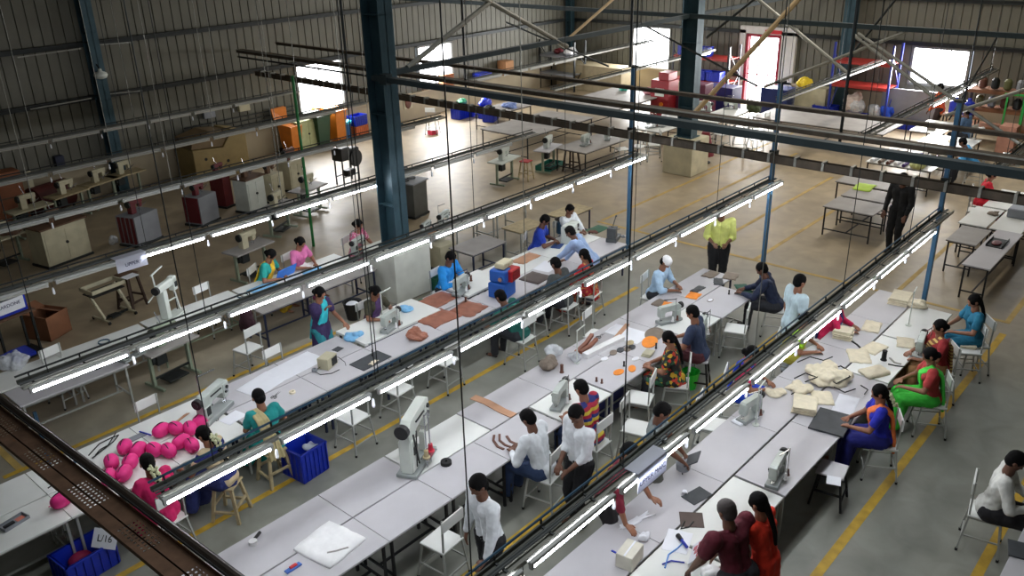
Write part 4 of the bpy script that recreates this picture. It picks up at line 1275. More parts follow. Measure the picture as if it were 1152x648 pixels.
machine('post', 470, 520, 25, 'tall cream post sewing machine with red and tan thread cones on the white table', TT, (1.3, 1.3, 1.3))
machine('flat', 440, 370, 195, 'sewing machine on the thick table before the dark bun woman', .79, (.95, .95, .95))
machine('flat', 519, 329, 195, 'sewing machine before the man in bright blue', .79, (.95, .95, .95))
machine('flat', 630, 455, 200, 'sewing machine before the striped t-shirt', TT)
machine('flat', 789, 378, 200, 'sewing machine before the navy vest man', TT)
machine('flat', 873, 540, 190, 'grey sewing machine with black handwheel beside the black stool')
machine('flat', 1034, 398, 190, 'grey sewing machine between the canvas pieces and the yellow sari')
machine('tall', 194, 357, 30, 'tall twin post machine in the blue cloth bench', TT)
machine('flat', 404, 283, 20, 'sewing machine hiding the pink dotted woman', TT)
machine('flat', 243, 466, 25, 'large white sewing machine between the cushions and the teal sari', TT, (1.3, 1.3, 1.3))
machine('flat', 752, 362, 160, 'small sewing machine before the man with white cap')
machine('flat', 843, 470, 175, 'sewing machine with thin thread stand on the left rank of the canvas bench')
machine('flat', 150, 402, 15, 'old grey machine lying at the front of the tall twin machine', TT, (.9, .9, .6))
machine('flat', 500, 253, 20, 'aged cream machine on the old bench behind the column', TT)
machine('flat', 480, 262, 20, 'small aged machine among papers behind the column', TT, (.8, .8, .8))
machine('flat', 1136, 186, 100, 'white machine before the woman in red', TT)

# square white machine and the two-colour machine of row C
t = thing('box_machine', 'square white boxy machine before the man in white', 'machine', on(642, 272), R(15))
MB().slab(-.22, .05, -.14, .14, 0, .42, .02).slab(.05, .24, -.12, .12, 0, .1, .01).slab(.05, .26, -.1, .1, .3, .42, .01).build('body', enamel, t)
MB().cyl((.15, -.11, .36), (.15, -.125, .36), .04, n=14).cbox((-.08, -.145, .2), (.1, .01, .12)).build('dial_panel', black_pl, t)
t = thing('eyelet_machine', 'big blue and red machine with a cream top on the far bench', 'machine', on(565, 332, .76), R(12)); t.scale = (.85, .85, .92)
MB().slab(-.24, .24, -.22, .22, .0, .34, .02).slab(-.2, .12, -.2, .2, .34, .62, .03).build('body', mat('machine blue', (24, 84, 168), .4), t, bevel=.01)
MB().slab(-.05, .32, -.30, -.06, .34, .60, .02).build('red_housing', mat('machine red', (170, 28, 30), .4), t)
vb = MB()
for k in range(5): vb.cbox((.13, -.305, .38 + k * .045), (.3, .008, .018))
vb.build('vents', maroon_paint, t)
MB().slab(-.16, .26, -.16, .08, .64, .76, .02).cbox((.1, -.17, .70), (.1, .02, .06)).build('cream_head', enamel_cream, t)
MB().cyl((-.26, -.1, .45), (-.2, -.1, .45), .05).build('knob', chrome, t)
t = thing('shoe_press', 'small dark grey press near the end of the far bench', 'machine', on(690, 270), R(20))
MB().slab(-.2, .2, -.12, .12, 0, .1, .01).slab(-.2, -.05, -.1, .1, .1, .34, .01).bar((-.12, 0, .33), (.22, 0, .22), .07).build('body', mat('dark grey casting', (74, 78, 80), .5, .2), t)
MB().bar((-.05, 0, .36), (.18, 0, .5), .02).cyl((.18, 0, .5), (.22, 0, .5), .02).build('lever', steel_dark, t)
t = thing('fan_machine', 'blue pot shaped machine with dark lid left of the white box machine', 'machine', on(631, 262), 0)
MB().lathe([(.1, 0), (.11, .02), (.1, .25), (.07, .3)], 14).build('body', pipe_blue, t)
MB().lathe([(.14, .32), (.15, .34), (.05, .38)], 14).build('lid', rubber, t)

# ================================================================ SMALL THINGS ON THE BENCHES
def rcloth(name, u, v, L, W_, m, label, cat='cloth', deg=0, th=.012, z=TT, seed=1, rough_=.02, group=None, rag=.15):
    """a thin sheet of material with an uneven outline, thickness and gentle folds"""
    rr = random.Random(seed); n = 12; mb = MB()
    out = []
    for i in range(n * 2):
        a = 2 * math.pi * i / (n * 2)
        c, s_ = math.cos(a), math.sin(a)
        k = 1 / max(abs(c), abs(s_)) ** .95
        r = k * (1 - rag * rr.random())
        out.append((c * r * L / 2, s_ * r * W_ / 2))
    rings = [1.0, .97, .66, .33]
    vs = []; N = len(out)
    for side in (0, 1):
        for q, f in enumerate(rings):
            for (x, y) in out:
                zz = 0 if side == 0 else th * (.4 if q == 0 else 1) + rough_ * max(0, noise.noise(Vector((x * f * 9 + seed, y * f * 9, seed * 3.1)))) * (0.3 if q < 2 else 1)
                vs.append((x * f, y * f, zz))
        vs.append((0, 0, 0 if side == 0 else th + rough_ * .4))
    fs = []
    B = N * len(rings) + 1
    for side in (0, 1):
        o = side * B
        for q in range(len(rings) - 1):
            for i in range(N):
                j = (i + 1) % N; f = (o + q * N + i, o + q * N + j, o + (q + 1) * N + j, o + (q + 1) * N + i)
                fs.append(f)
        for i in range(N): fs.append((o + 3 * N + i, o + 3 * N + (i + 1) % N, o + B - 1))
    for i in range(N): fs.append((i, (i + 1) % N, B + (i + 1) % N, B + i))
    mb.add(vs, fs)
    p = on(u, v, z)
    o = mb.build(name, m, smooth=True, loc=(p[0], p[1], z + .001))
    o.rotation_euler = (0, 0, R(deg))
    return tag(o, label, cat, group)


def pile(name, u, v, r, h_, m, label, cat, z=TT, seed=1, n=5, sc_=(1, 1), deg=0):
    """crumpled heap: rounded folds fused together"""
    rr = random.Random(seed); B = Blob()
    for i in range(n):
        a = rr.uniform(0, 6.28); d = rr.uniform(0, r * .55)
        c = Vector((math.cos(a) * d * sc_[0], math.sin(a) * d * sc_[1], rr.uniform(.2, .5) * h_))
        T = Euler((rr.uniform(-.4, .4), rr.uniform(-.4, .4), rr.uniform(0, 3))).to_matrix()
        B.ell(c, (r * rr.uniform(.4, .65), r * rr.uniform(.25, .5), h_ * rr.uniform(.3, .5)), T)
    B.ell(Vector((0, 0, h_ * .3)), (r * .6 * sc_[0], r * .6 * sc_[1], h_ * .3))
    o = B.done(name, m, None, max(.012, r * .05), 1)
    o.location = on(u, v, z); o.rotation_euler = (0, 0, R(deg))
    tx = bpy.data.textures.get('crumple') or bpy.data.textures.new('crumple', 'CLOUDS'); tx.noise_scale = .09
    d = o.modifiers.new('d', 'DISPLACE'); d.texture = tx; d.strength = r * .18; d.texture_coords = 'LOCAL'
    return tag(o, label, cat)


def stack(name, u, v, L, W_, k, m, label, cat='folded cloth', deg=0, z=TT, seed=1, each=.016):
    """folded layers lying on each other, one mesh"""
    rr = random.Random(seed); mb = MB()
    for i in range(k):
        T = Matrix.Translation((rr.uniform(-.012, .012), rr.uniform(-.012, .012), i * each)) @ Euler((0, 0, rr.uniform(-.08, .08))).to_matrix().to_4x4()
        b = MB().slab(-L / 2 * rr.uniform(.93, 1), L / 2, -W_ / 2, W_ / 2 * rr.uniform(.93, 1), 0.001, each * .96, each * .3)
        mb.add([T @ Vector(q) for q in b.v], b.f)
    o = mb.build(name, m, loc=on(u, v, z)); o.rotation_euler = (0, 0, R(deg))
    return tag(o, label, cat)


def disc(name, u, v, rx, ry, m, label, cat='patch', deg=0, z=TT, th=.012, ring=None, group=None):
    mb = MB(); n = 20
    mb.prism([(rx * math.cos(6.283 * i / n), ry * math.sin(6.283 * i / n)) for i in range(n)], 0, th)
    p = on(u, v, z)
    o = mb.build(name, m, loc=(p[0], p[1], z + .001)); o.rotation_euler = (0, 0, R(deg))
    if ring:
        MB().prism([(rx * .8 * math.cos(6.283 * i / n), ry * .8 * math.sin(6.283 * i / n)) for i in range(n)], th, th + .003).build('inlay', ring, o)
    return tag(o, label, cat, group)


def board(u, v, L, W_, m, label, deg=0, th=.012, z=TT, name='cutting_board', cat='board'):
    p = on(u, v, z)
    o = MB().slab(-L / 2, L / 2, -W_ / 2, W_ / 2, 0, th, .003).build(name, m, loc=(p[0], p[1], z + .001)); o.rotation_euler = (0, 0, R(deg))
    return tag(o, label, cat)


def spool(u, v, h_, r, m, label, z=TT):
    t = thing('thread_spool', label, 'spool', on(u, v, z))
    MB().lathe([(r, .004), (r, .012), (r * .75, .016), (r * .7, h_ - .02), (r * .8, h_ - .012), (r * .8, h_)], 14).build('thread', m, t)
    MB().cyl((0, 0, 0), (0, 0, .004), r * 1.05, n=14).build('base_disc', steel_dark, t)
    return t


def tape_roll(u, v, r, w_, m, label, z=TT, hole=.55):
    n = 20; mb = MB().lathe([(r * hole, 0), (r, 0), (r, w_), (r * hole, w_), (r * hole, 0)], n, closed=False)
    return tag(mb.build('tape_roll', m, loc=on(u, v, z)), label, 'roll')


def scissors(u, v, deg, label, z=TT, m=None):
    t = thing('scissors', label, 'scissors', on(u, v, z + .003), R(deg))
    MB().prism([(0, .004), (.13, .0), (.0, .014)], 0, .004).prism([(0, -.004), (.13, -.03), (.0, -.014)], 0, .004).build('blades', chrome, t)
    h = MB()
    for sy in (-1, 1):
        h.tube([(-.01, sy * .006, .003)] + [(-.06 + .032 * math.cos(a * .7854), sy * .026 + .018 * math.sin(a * .7854), .004) for a in range(9)], .005, 6)
    h.build('handles', m or black_pl, t)
    return t


def strip(pts, w_, m, label, cat='strip', z=TT, name='leather_strip', h_=.012):
    P = [Vector(on(u, v, z)) for (u, v) in pts]; c = sum(P, Vector()) / len(P)
    mb = MB()
    L = []
    for i, p in enumerate(P):
        d = (P[min(i + 1, len(P) - 1)] - P[max(i - 1, 0)]).normalized(); n = Vector((-d.y, d.x, 0)) * w_ / 2
        for q in (p - n, p + n): L.append(q - c + Vector((0, 0, .002)))
        for q in (p + n, p - n): L.append(q - c + Vector((0, 0, .002 + h_)))
    fs = [(0, 1, 2, 3), tuple(len(L) - 4 + k for k in (3, 2, 1, 0))]
    for i in range(len(P) - 1):
        a = i * 4
        for k in range(4): fs.append((a + k, a + (k + 1) % 4, a + 4 + (k + 1) % 4, a + 4 + k))
    mb.add(L, fs)
    return tag(mb.build(name, m, loc=c), label, cat)


# --- pink cushions on the near left bench
def make_cushion():
    t = thing('pink_cushion', 'x', 'cushion')
    mb = MB(); n = 16; prof = []
    for i in range(13):
        f = i / 12; a = math.pi * f
        prof.append((.118 * math.sin(a) ** .8 + .003, -.165 * math.cos(a)))
    T = Euler((0, R(90), 0)).to_matrix().to_4x4()
    T = Matrix.Translation((0, 0, .112)) @ T
    vs = []; fs = []
    for (r, z) in prof:
        for i in range(n):
            a = 2 * math.pi * i / n; k = 1 - .06 * (1 if i % 4 == 0 else 0)
            vs.append(T @ Vector((r * k * math.cos(a), r * k * math.sin(a), z)))
    for i in range(12):
        for j in range(n): fs.append((i * n + j, i * n + (j + 1) % n, (i + 1) * n + (j + 1) % n, (i + 1) * n + j))
    fs.append(tuple(range(n - 1, -1, -1))); fs.append(tuple(range(12 * n, 13 * n)))
    mb.add(vs, fs)
    mb.build('cover', pink_cloth, t, smooth=True)
    z = MB().tube([(.14 * math.cos(a), .03, .116 + .117 * math.sin(a) ** 1.0) for a in [R(30 + 12 * k) for k in range(11)]], .009, 5)
    z.build('zip', mat('dark zip', (40, 14, 30), .5), t)
    e = MB().tube([(-.165, 0, .112), (-.20, 0, .11)], .008, 5).tube([(.165, 0, .112), (.195, 0, .115)], .008, 5)
    e.build('end_tab', pink_cloth, t)
    return t


cush = [(183, 484, 10, 'long pink cushion at the top left of the heap'), (199, 482, 100, 'pink cushion with dark zip next to the top left one'), (215, 482, 70, 'pink cushion behind the navy blouse woman head'),
        (227, 473, 20, 'pink cushion farthest up the heap by the green cup'), (205, 497, 15, 'fat pink cushion in the middle right of the heap'), (217, 501, 80, 'round pink cushion by the reaching hand'),
        (175, 506, 95, 'upright pink cushion in the middle of the heap'), (191, 507, 85, 'round pink cushion left of the reaching hand'), (142, 503, 50, 'pink cushion with black zip at the left of the heap'),
        (157, 506, 30, 'pink cushion between the zip cushion and the upright one'), (127, 520, 70, 'round pink cushion at the left edge of the heap'), (148, 520, 45, 'pink cushion touching the jasmine woman hair'),
        (124, 537, 60, 'pink cushion half hidden by the pipe'), (141, 533, 40, 'pink cushion in front of the magenta blouse'), (71, 563, 8, 'lone pink cushion left of the brown tray')]
for (u, v, d, lb) in cush:
    proto_copy('cush', make_cushion, on(u, v + 6, TT), R(d), lb, 'pink cushions on the near left bench', (.84, .84, .84))
# near left bench
t = thing('tool_tray', 'grey tool tray with an orange card at the left edge', 'tray', on(16, 589), R(12))
MB().slab(-.16, .16, -.08, .08, 0, .02, .004).box(-.16, .16, -.08, -.07, .02, .045).box(-.16, .16, .07, .08, .02, .045).box(-.16, -.15, -.08, .08, .02, .045).box(.15, .16, -.08, .08, .02, .045).build('tray', grey_paint, t)
MB().slab(-.13, .0, -.03, .01, .02, .05, .004).build('black_tool', black_pl, t); MB().slab(.03, .13, -.04, .04, .02, .024, .001).build('card', mat('salmon card', (220, 130, 110), .7), t)
for i, pts in enumerate(([(100, 513), (112, 500), (124, 494), (134, 490)], [(104, 517), (118, 506), (128, 498), (133, 492)], [(108, 514), (113, 508), (122, 503), (131, 489)], [(55, 552), (62, 547), (70, 541)])):
    P = [Vector(on(*p)) for p in pts]; c = P[0].copy()
    tag(MB().tube([p - c + Vector((0, 0, .012 + .01 * i)) for p in P], .008, 6).build('black_strap', rubber, loc=c), ['longest black strap left of the pink heap', 'second black strap crossing the longest', 'short black strap on top of the tangle', 'short black strap by the lone cushion'][i], 'strap')
strip([(138, 500), (150, 494), (163, 488)], .12, grey_paint, 'thin grey plate with a blue tool left of the top cushion', 'plate', name='metal_plate')
strip([(157, 486), (164, 488), (170, 490)], .02, blue_plastic, 'blue handled tool on the grey plate', 'tool', z=TT + .016, name='hand_tool')
t = thing('green_cup', 'small lime green pot beyond the pink cushions', 'cup', on(229, 462))
MB().lathe([(.03, 0), (.035, .07), (.03, .072), (.026, .01)], 12).build('cup', mat('lime plastic', (140, 190, 40), .5), t)
scissors(244, 470, 40, 'black scissors beside the green pot')
rcloth('paper_sheet', 262, 470, .34, .26, paper, 'white printed paper under the big white machine', 'paper', 10, .002, seed=4, rough_=.004, rag=.02)
rcloth('cream_piece', 205, 470, .30, .05, tan_leather, 'thin tan strip behind the cushions', 'strip', 20, .006, seed=5)
# --- paper table and row C middle
rcloth('paper_sheet', 332, 412, .95, .5, paper, 'large blank white paper beside the plugged grey box', 'paper', 4, .002, seed=7, rough_=.002, rag=.02)
rcloth('paper_sheet', 295, 432, .7, .5, paper, 'white paper by the teal sari elbow', 'paper', 12, .002, seed=8, rough_=.002, rag=.02)
tape_roll(329, 442, .05, .03, cream_cloth, 'cream tape roll left of the pin stand')
t = thing('control_box', 'cream box with a dark front and loose cables on the bench', 'box', on(369, 412), R(20))
MB().slab(-.14, .14, -.10, .10, 0, .2, .01).build('case', enamel_cream, t); MB().slab(-.02, .12, -.11, -.10, .03, .17, .002).build('front_panel', black_pl, t)
MB().tube([(-.14, .05, .05), (-.25, .1, .02), (-.3, -.05, .01), (-.2, -.2, .01), (-.05, -.25, .01)], .006).tube([(.14, 0, .1), (.25, -.05, .05), (.2, -.2, .01), (.1, -.28, .01)], .005).build('cable', rubber, t)
tape_roll(354, 418, .045, .05, grey_paint, 'small grey reel next to the cream box')
scissors(310, 445, 30, 'black scissors before the teal sari')
board(417, 406, .62, .36, board_dark, 'dark cutting board with scraps on the bench behind the light row', 2)
rcloth('leather_scraps', 420, 408, .22, .1, cream_cloth, 'small pale scraps on the dark cutting board', 'scraps', 20, .008, z=TT + .013, seed=3, rag=.5)
t = thing('pin_stand', 'thin black pin stand on the dark cutting board', 'pin', on(419, 400, TT + .013)); MB().cyl((0, 0, 0), (0, 0, .02), .02).build('base', black_pl, t); MB().cyl((0, 0, 0), (0, 0, .12), .006).build('pin', black_pl, t)
pile('blue_cloth', 396, 380, .22, .12, skyblue_cloth, 'sky blue cloth in front of the standing woman', 'cloth', seed=2)
pile('blue_cloth', 459, 349, .20, .09, skyblue_cloth, 'sky blue cloth on the thick machine table', 'cloth', z=.79, seed=3)
board(380, 393, .16, .14, board_dark, 'small dark plate left of the sky blue cloth', 10, .008)
disc('glass_dish', 415, 386, .07, .07, mat('grey dish', (150, 156, 160), .3), 'round grey dish beside the sky blue cloth', 'dish', th=.02)
pile('leather_bag', 468, 379, .32, .08, brown_leather, 'round brown gathered leather piece near the bench edge', 'leather', seed=4)
rcloth('leather_sheet', 493, 358, .72, .58, brown_leather, 'large brown leather sheet by the gathered piece', 'leather', 0, .02, seed=11, rough_=.03)
rcloth('leather_sheet', 527, 348, .62, .56, brown_leather, 'brown leather sheet under the reaching arm', 'leather', 8, .02, seed=12, rough_=.04)
rcloth('leather_sheet', 492, 338, .78, .52, brown_leather, 'brown leather sheet between the two thick machine tables', 'leather', 0, .02, seed=13, rough_=.02)
rcloth('green_sheet', 473, 340, .3, .2, mat('green sheet', (44, 110, 84), .7), 'green sheet peeking from under the leather', 'cloth', 0, .006, seed=14)
spool(524, 330 + 9, .09, .025, brown_dark, 'brown spool on the bright blue man table', .79)
spool(530, 316, .12, .03, brown_dark, 'tall brown thread spool behind the machine of the bright blue man', .79)
rcloth('dark_sheet', 602, 313, .5, .5, mat('dark taupe board', (84, 74, 70), .7), 'dark taupe board before the dark grey shirt', 'board', 5, .02, seed=15, rag=.04, rough_=.002)
rcloth('tan_sheet', 592, 291, .7, .35, tan_leather, 'tan sheet of material along the far bench edge', 'leather', 4, .01, seed=16)
rcloth('blue_sheet', 627, 277, .3, .22, mat('blue file', (40, 70, 130), .5), 'blue file by the bending man arm', 'file', 20, .02, seed=17, rag=.03)
rcloth('paper_sheet', 615, 300, .55, .4, paper, 'white paper before the red sari', 'paper', 10, .003, seed=18, rough_=.004, rag=.05)
rcloth('green_mat', 672, 258, .55, .35, mat('dark green mat', (40, 90, 66), .7), 'dark green mat at the far end of the bench', 'mat', 0, .006, seed=19, rag=.05)
pile('brown_part', 668, 262, .12, .08, brown_dark, 'brown parts heaped on the green mat', 'leather', seed=6)
tape_roll(701, 267, .05, .04, grey_paint, 'grey reel on the empty end of the far bench')
strip([(683, 263), (690, 259), (697, 258)], .02, steel_dark, 'black handled tool on the far bench end', 'tool', name='hand_tool')
# --- row D
t = thing('propped_board', 'bright blue board propped before the pink kurta', 'board', on(323, 312), R(10))
MB().cbox((0, 0, .12), (.52, .015, .24), rx=R(25)).build('panel', mat('bright blue board', (50, 120, 214), .5), t); MB().bar((-.1, .08, 0), (-.1, .02, .14), .012).bar((.1, .08, 0), (.1, .02, .14), .012).build('prop', steel_dark, t)
rcloth('blue_cloth', 296, 324, .6, .35, skyblue_cloth, 'sky blue cloth spread before the yellow sari', 'cloth', 10, .015, seed=21, rough_=.05)
rcloth('blue_cloth', 352, 305, .5, .3, skyblue_cloth, 'sky blue cloth right of the blue board', 'cloth', 0, .015, seed=22, rough_=.05)
pile('white_cloth_heap', 345, 302, .16, .12, white_cloth, 'white cloth heap before the pink kurta', 'cloth', seed=8)
pile('plastic_bag', 20, 410, .34, .28, clear_bag, 'milky plastic bag at the left edge of the bench', 'bag', seed=9)
tape_roll(273, 333, .11, .02, pipe_blue, 'coil of blue cable on the white bench', hole=.85)
tape_roll(117, 385, .1, .02, pipe_blue, 'coil of dark cable at the front of the white bench', hole=.85)
board(110, 415, .1, .06, board_dark, 'small dark card on the front table', 5, .006)
strip([(10, 406), (22, 400), (35, 395)], .4, blue_plastic, 'blue plastic tray under the milky bag', 'tray', name='plastic_tray', h_=.06)
# --- row B
tape_roll(502, 522, .075, .05, rubber, 'thick black tape roll on the empty grey table', hole=.3)
for i, pts in enumerate(([(556, 490), (555, 496), (560, 503), (567, 506)], [(562, 489), (562, 496), (568, 501), (576, 504)], [(570, 491), (574, 497), (583, 501)])):
    strip(pts, .035, brown_dark, ['curved brown leather strip, leftmost of three', 'curved brown leather strip in the middle of three', 'curved brown leather strip nearest the cutting man'][i], name='leather_strip')
rcloth('cloth_bundle', 371, 613, .62, .62, white_cloth, 'white folded cloth lying on the empty near table', 'cloth', 8, .035, seed=31, rough_=.012, rag=.04)
strip([(368, 622), (378, 620), (392, 616)], .02, lam_dust, 'grey fold line on the white cloth at its lower edge', 'fold', z=TT + .036, name='cloth_fold', h_=.006)
t = thing('tape_dispenser', 'white tape and black brush at the corner of the near table', 'tool', on(285, 612)); MB().lathe([(.02, 0), (.05, 0), (.05, .05), (.02, .05)], 14).build('tape', white_cloth, t); MB().cyl((.06, .05, .02), (.16, .1, .02), .02).build('brush', black_pl, t)
t = thing('toy_tool', 'small red, blue and white tool at the bottom edge', 'tool', on(330, 640)); MB().slab(-.1, .1, -.03, .03, 0, .03, .006).build('body', mat('blue tool', (70, 110, 190), .5), t); MB().slab(-.04, .05, -.02, .02, .03, .05, .004).build('grip', mat('red grip', (200, 50, 50), .5), t)
strip([(532, 447), (548, 453), (566, 463), (578, 468)], .14, tan_leather, 'long tan leather strip across the middle bench', h_=.01)
for i, (u, v) in enumerate(((671, 426), (677, 428))): spool(u, v + 3, .07, .022, brown_dark, ['left', 'right'][i] + ' of two small brown spools by the striped t-shirt')
pile('grey_bag', 618, 412, .24, .16, taupe_cloth, 'grey brown bag with papers before the plastic wrap', 'bag', seed=12)
pile('plastic_wrap', 622, 400, .2, .2, clear_bag, 'clear plastic wrap heap at the bench edge', 'plastic', seed=13)
pile('plastic_wrap', 648, 405, .16, .14, clear_bag, 'clear plastic wrap left of the striped t-shirt', 'plastic', seed=14)
spool(632, 419, .14, .035, brown_dark, 'brown bobbin with green thread on a white plate')
for i, (a, b) in enumerate((((648, 398), (666, 378)), ((653, 398), (671, 383)))): strip([a, ((a[0] + b[0]) / 2 + 2, (a[1] + b[1]) / 2), b], .06, brown_leather, ['upper', 'lower'][i] + ' brown leather roll at the bench edge by the white chair', h_=.05)
strip([(658, 403), (680, 392), (700, 382)], .12, white_cloth, 'long white roll beside the brown rolls', 'roll', name='cloth_roll', h_=.08)
strip([(679, 391), (694, 379), (706, 365)], .08, tan_leather, 'long tan leather strip in the middle of the bench')
scissors(675, 378, 10, 'black scissors by the white papers')
rcloth('paper_sheet', 697, 372, .42, .4, paper, 'white paper square beside the black scissors', 'paper', 4, .003, seed=41, rough_=.002, rag=.04)
rcloth('paper_sheet', 713, 378, .5, .42, paper, 'white paper square beyond the tan strip', 'paper', 4, .003, seed=42, rough_=.002, rag=.04)
disc('fabric_oval', 731, 385, .22, .13, orange_cloth, 'large orange oval before the floral dress', deg=20)
disc('fabric_oval', 736, 376, .26, .16, taupe_cloth, 'taupe oval behind the large orange oval', deg=20, th=.01)
disc('fabric_oval', 711, 415, .11, .06, orange_cloth, 'orange oval near the black pin', deg=30)
disc('fabric_oval', 696, 419, .11, .07, orange_cloth, 'orange oval closest to the brown spools', deg=0)
rcloth('orange_piece', 752, 344, .3, .26, orange_cloth, 'orange piece before the capped man, the left one', 'patch', 20, .012, seed=43)
rcloth('orange_piece', 780, 333, .32, .24, orange_cloth, 'orange piece in front of the machine of the capped man', 'patch', 10, .012, seed=44)
rcloth('taupe_piece', 742, 341, .34, .22, taupe_cloth, 'taupe piece under the left orange piece', 'patch', 0, .01, seed=45)
rcloth('dark_piece', 785, 326, .36, .16, board_dark, 'dark piece beside the capped man', 'patch', 0, .02, seed=46)
for i, (u, v, m) in enumerate(((690, 397, taupe_cloth), (698, 394, board_dark), (706, 393, taupe_cloth), (711, 391, board_dark), (709, 386, wood_pale))):
    disc('lens_cap', u, v, .09, .06, m, ['taupe disc at the near end of the disc row', 'dark disc second in the disc row', 'taupe disc in the middle of the disc row', 'black rimmed disc fourth in the disc row', 'pale disc at the far end of the disc row'][i], 'disc', 20)
disc('ring_label', 680, 404, .08, .05, white_cloth, 'white oval with dark rim near the plastic wrap', th=.008, ring=paper)
disc('ring_label', 715, 404, .08, .05, white_cloth, 'white oval with red rim before the floral dress', th=.008, ring=paper)
disc('ring_label', 799, 338, .08, .05, taupe_cloth, 'small dark edged oval right of the orange piece', th=.008, ring=paper)
spool(702, 412, .09, .02, black_pl, 'black pin beside the near orange oval')
spool(738, 392, .10, .02, black_pl, 'black pin by the floral dress hands')
stack('felt_stack', 729, 399, .22, .16, 3, enamel_cream, 'small cream pad stack before the floral dress', 'pads', 10)
for i, (u, v, a, b, m) in enumerate(((800, 309, .4, .25, taupe_cloth), (822, 311, .4, .3, taupe_cloth), (808, 317, .36, .2, board_dark), (836, 325, .45, .28, mat('dark green cloth', (40, 84, 66), .8)))):
    rcloth('fabric_piece', u, v, a, b, m, ['taupe piece at the far corner of the middle bench', 'taupe piece right of the corner one', 'black piece between the taupe pieces', 'dark green cloth under the navy shirt hands'][i], 'cloth', 15 * i, .015, seed=50 + i, rough_=.03)
spool(820, 331, .09, .02, black_pl, 'black pin near the dark green cloth')
# --- row A
pile('canvas_heap', 928, 428, .42, .20, cream_cloth, 'big tangled heap of cream canvas with black cords', 'canvas', seed=21, n=12, sc_=(1.2, 1.0))
pile('canvas_heap', 900, 440, .22, .12, cream_cloth, 'small cream canvas heap beside the big tangle', 'canvas', seed=22)
pile('canvas_heap', 872, 444, .2, .08, cream_cloth, 'flat cream canvas heap at the left table edge', 'canvas', seed=23)
stack('canvas_stack', 905, 460, .42, .32, 8, cream_cloth, 'thick stack of cream canvas by the dark mat', 'canvas', 20, seed=2)
rcloth('canvas_piece', 925, 448, .42, .32, cream_cloth, 'cream canvas sheet overlapping the thick stack', 'canvas', 30, .016, seed=61, rough_=.05, rag=.10)
rcloth('paper_sheet', 950, 458, .75, .3, paper, 'white sheet between the canvas stack and the blue sari', 'paper', 10, .004, seed=62, rough_=.002, rag=.02)
board(935, 476, .62, .48, board_dark, 'dark grey cutting mat by the blue sari', 8, .03)
stack('canvas_stack', 948, 379, .28, .3, 9, cream_cloth, 'square folded canvas stack before the crimson kurta', 'canvas', 10, seed=3)
rcloth('canvas_piece', 981, 368, .48, .3, cream_cloth, 'cream canvas with raised corner before the crimson kurta', 'canvas', 10, .016, seed=63, rough_=.05, rag=.10)
rcloth('canvas_piece', 966, 401, .5, .36, cream_cloth, 'cream canvas fold left of the black spool', 'canvas', 30, .016, seed=64, rough_=.05, rag=.10)
rcloth('canvas_piece', 983, 392, .45, .3, cream_cloth, 'cream canvas fold behind the black spool', 'canvas', -10, .016, seed=65, rough_=.05, rag=.10)
rcloth('canvas_piece', 984, 420, .45, .3, cream_cloth, 'cream canvas fold in front of the green sari', 'canvas', -30, .05, seed=66, rough_=.05)
rcloth('canvas_piece', 1019, 386, .4, .3, cream_cloth, 'cream canvas under the grey machine', 'canvas', 20, .016, seed=67, rough_=.05, rag=.10)
spool(994, 405, .17, .05, rubber, 'big black thread spool on the canvas bench')
stack('canvas_stack', 1012, 339, .5, .34, 6, cream_cloth, 'stack of cream canvas at the far table end', 'canvas', 5, seed=5, each=.022)
pile('canvas_heap', 1027, 343, .3, .14, cream_cloth, 'rumpled cream canvas on the far table end', 'canvas', seed=24, n=8)
strip([(958, 384), (964, 388), (969, 393)], .03, rubber, 'black strap by the square canvas stack', 'strap', name='black_strap')
strip([(999, 410), (1008, 412), (1018, 413)], .02, rubber, 'black strap before the green sari hands', 'strap', name='black_strap')
strip([(1001, 403), (1006, 408), (1014, 410)], .03, steel_zinc, 'steel ruler beside the big black spool', 'ruler', name='steel_ruler')
for i, pts in enumerate(([(905, 436), (925, 430), (940, 438), (955, 432), (948, 424)], [(915, 421), (930, 424), (945, 418), (958, 428)], [(893, 432), (905, 428), (918, 431)])):
    P = [Vector(on(*p)) for p in pts]; q = P[0].copy()
    tag(MB().tube([p - q + Vector((0, 0, .10 + .03 * (k % 2))) for k, p in enumerate(P)], .010, 6).build('tangled_cord', rubber, loc=q), ['longest black cord across the canvas tangle', 'black cord along the top of the canvas tangle', 'short black cord at the left of the canvas tangle'][i], 'cord')
for i, pts in enumerate(([(896, 418), (910, 412), (925, 416), (935, 412)], [(890, 446), (900, 441), (905, 436)], [(938, 438), (950, 444), (962, 440)], [(968, 436), (976, 441), (972, 446)])):
    P = [Vector(on(*p)) for p in pts]; c = P[0].copy()
    tag(MB().tube([p - c + Vector((0, 0, .01 + (.16 if i == 0 else .03))) for p in P], .009, 6).build('tangled_cord', rubber, loc=c), ['black cord behind the big canvas tangle', 'black cord by the small canvas heap', 'black cord on the paper near the mat', 'short black cord loop before the blue sari'][i], 'cord')
rcloth('paper_sheet', 914, 394, .35, .22, paper, 'white paper under the lime sari arm', 'paper', -10, .003, seed=68, rough_=.002, rag=.05)
rcloth('paper_sheet', 833, 474, .24, .18, paper, 'small white paper beside the thin thread stand', 'paper', -10, .02, seed=69, rough_=.03, rag=.05)
board(778, 585, .28, .28, mat('dark brown square', (84, 70, 64), .7), 'dark brown square sheet before the bald man', 35, .008)
board(784, 558, .34, .22, board_dark, 'dark slate plate beside the maroon checked sleeve', -12, .01)
rcloth('white_scrap', 715, 586, .55, .12, paper, 'long torn white paper scrap by the leaning hand', 'paper', -15, .01, seed=70, rough_=.03, rag=.5)
pile('paper_scrap', 770, 554, .06, .05, paper, 'crumpled white paper on the slate plate', 'paper', seed=31, z=TT + .012)
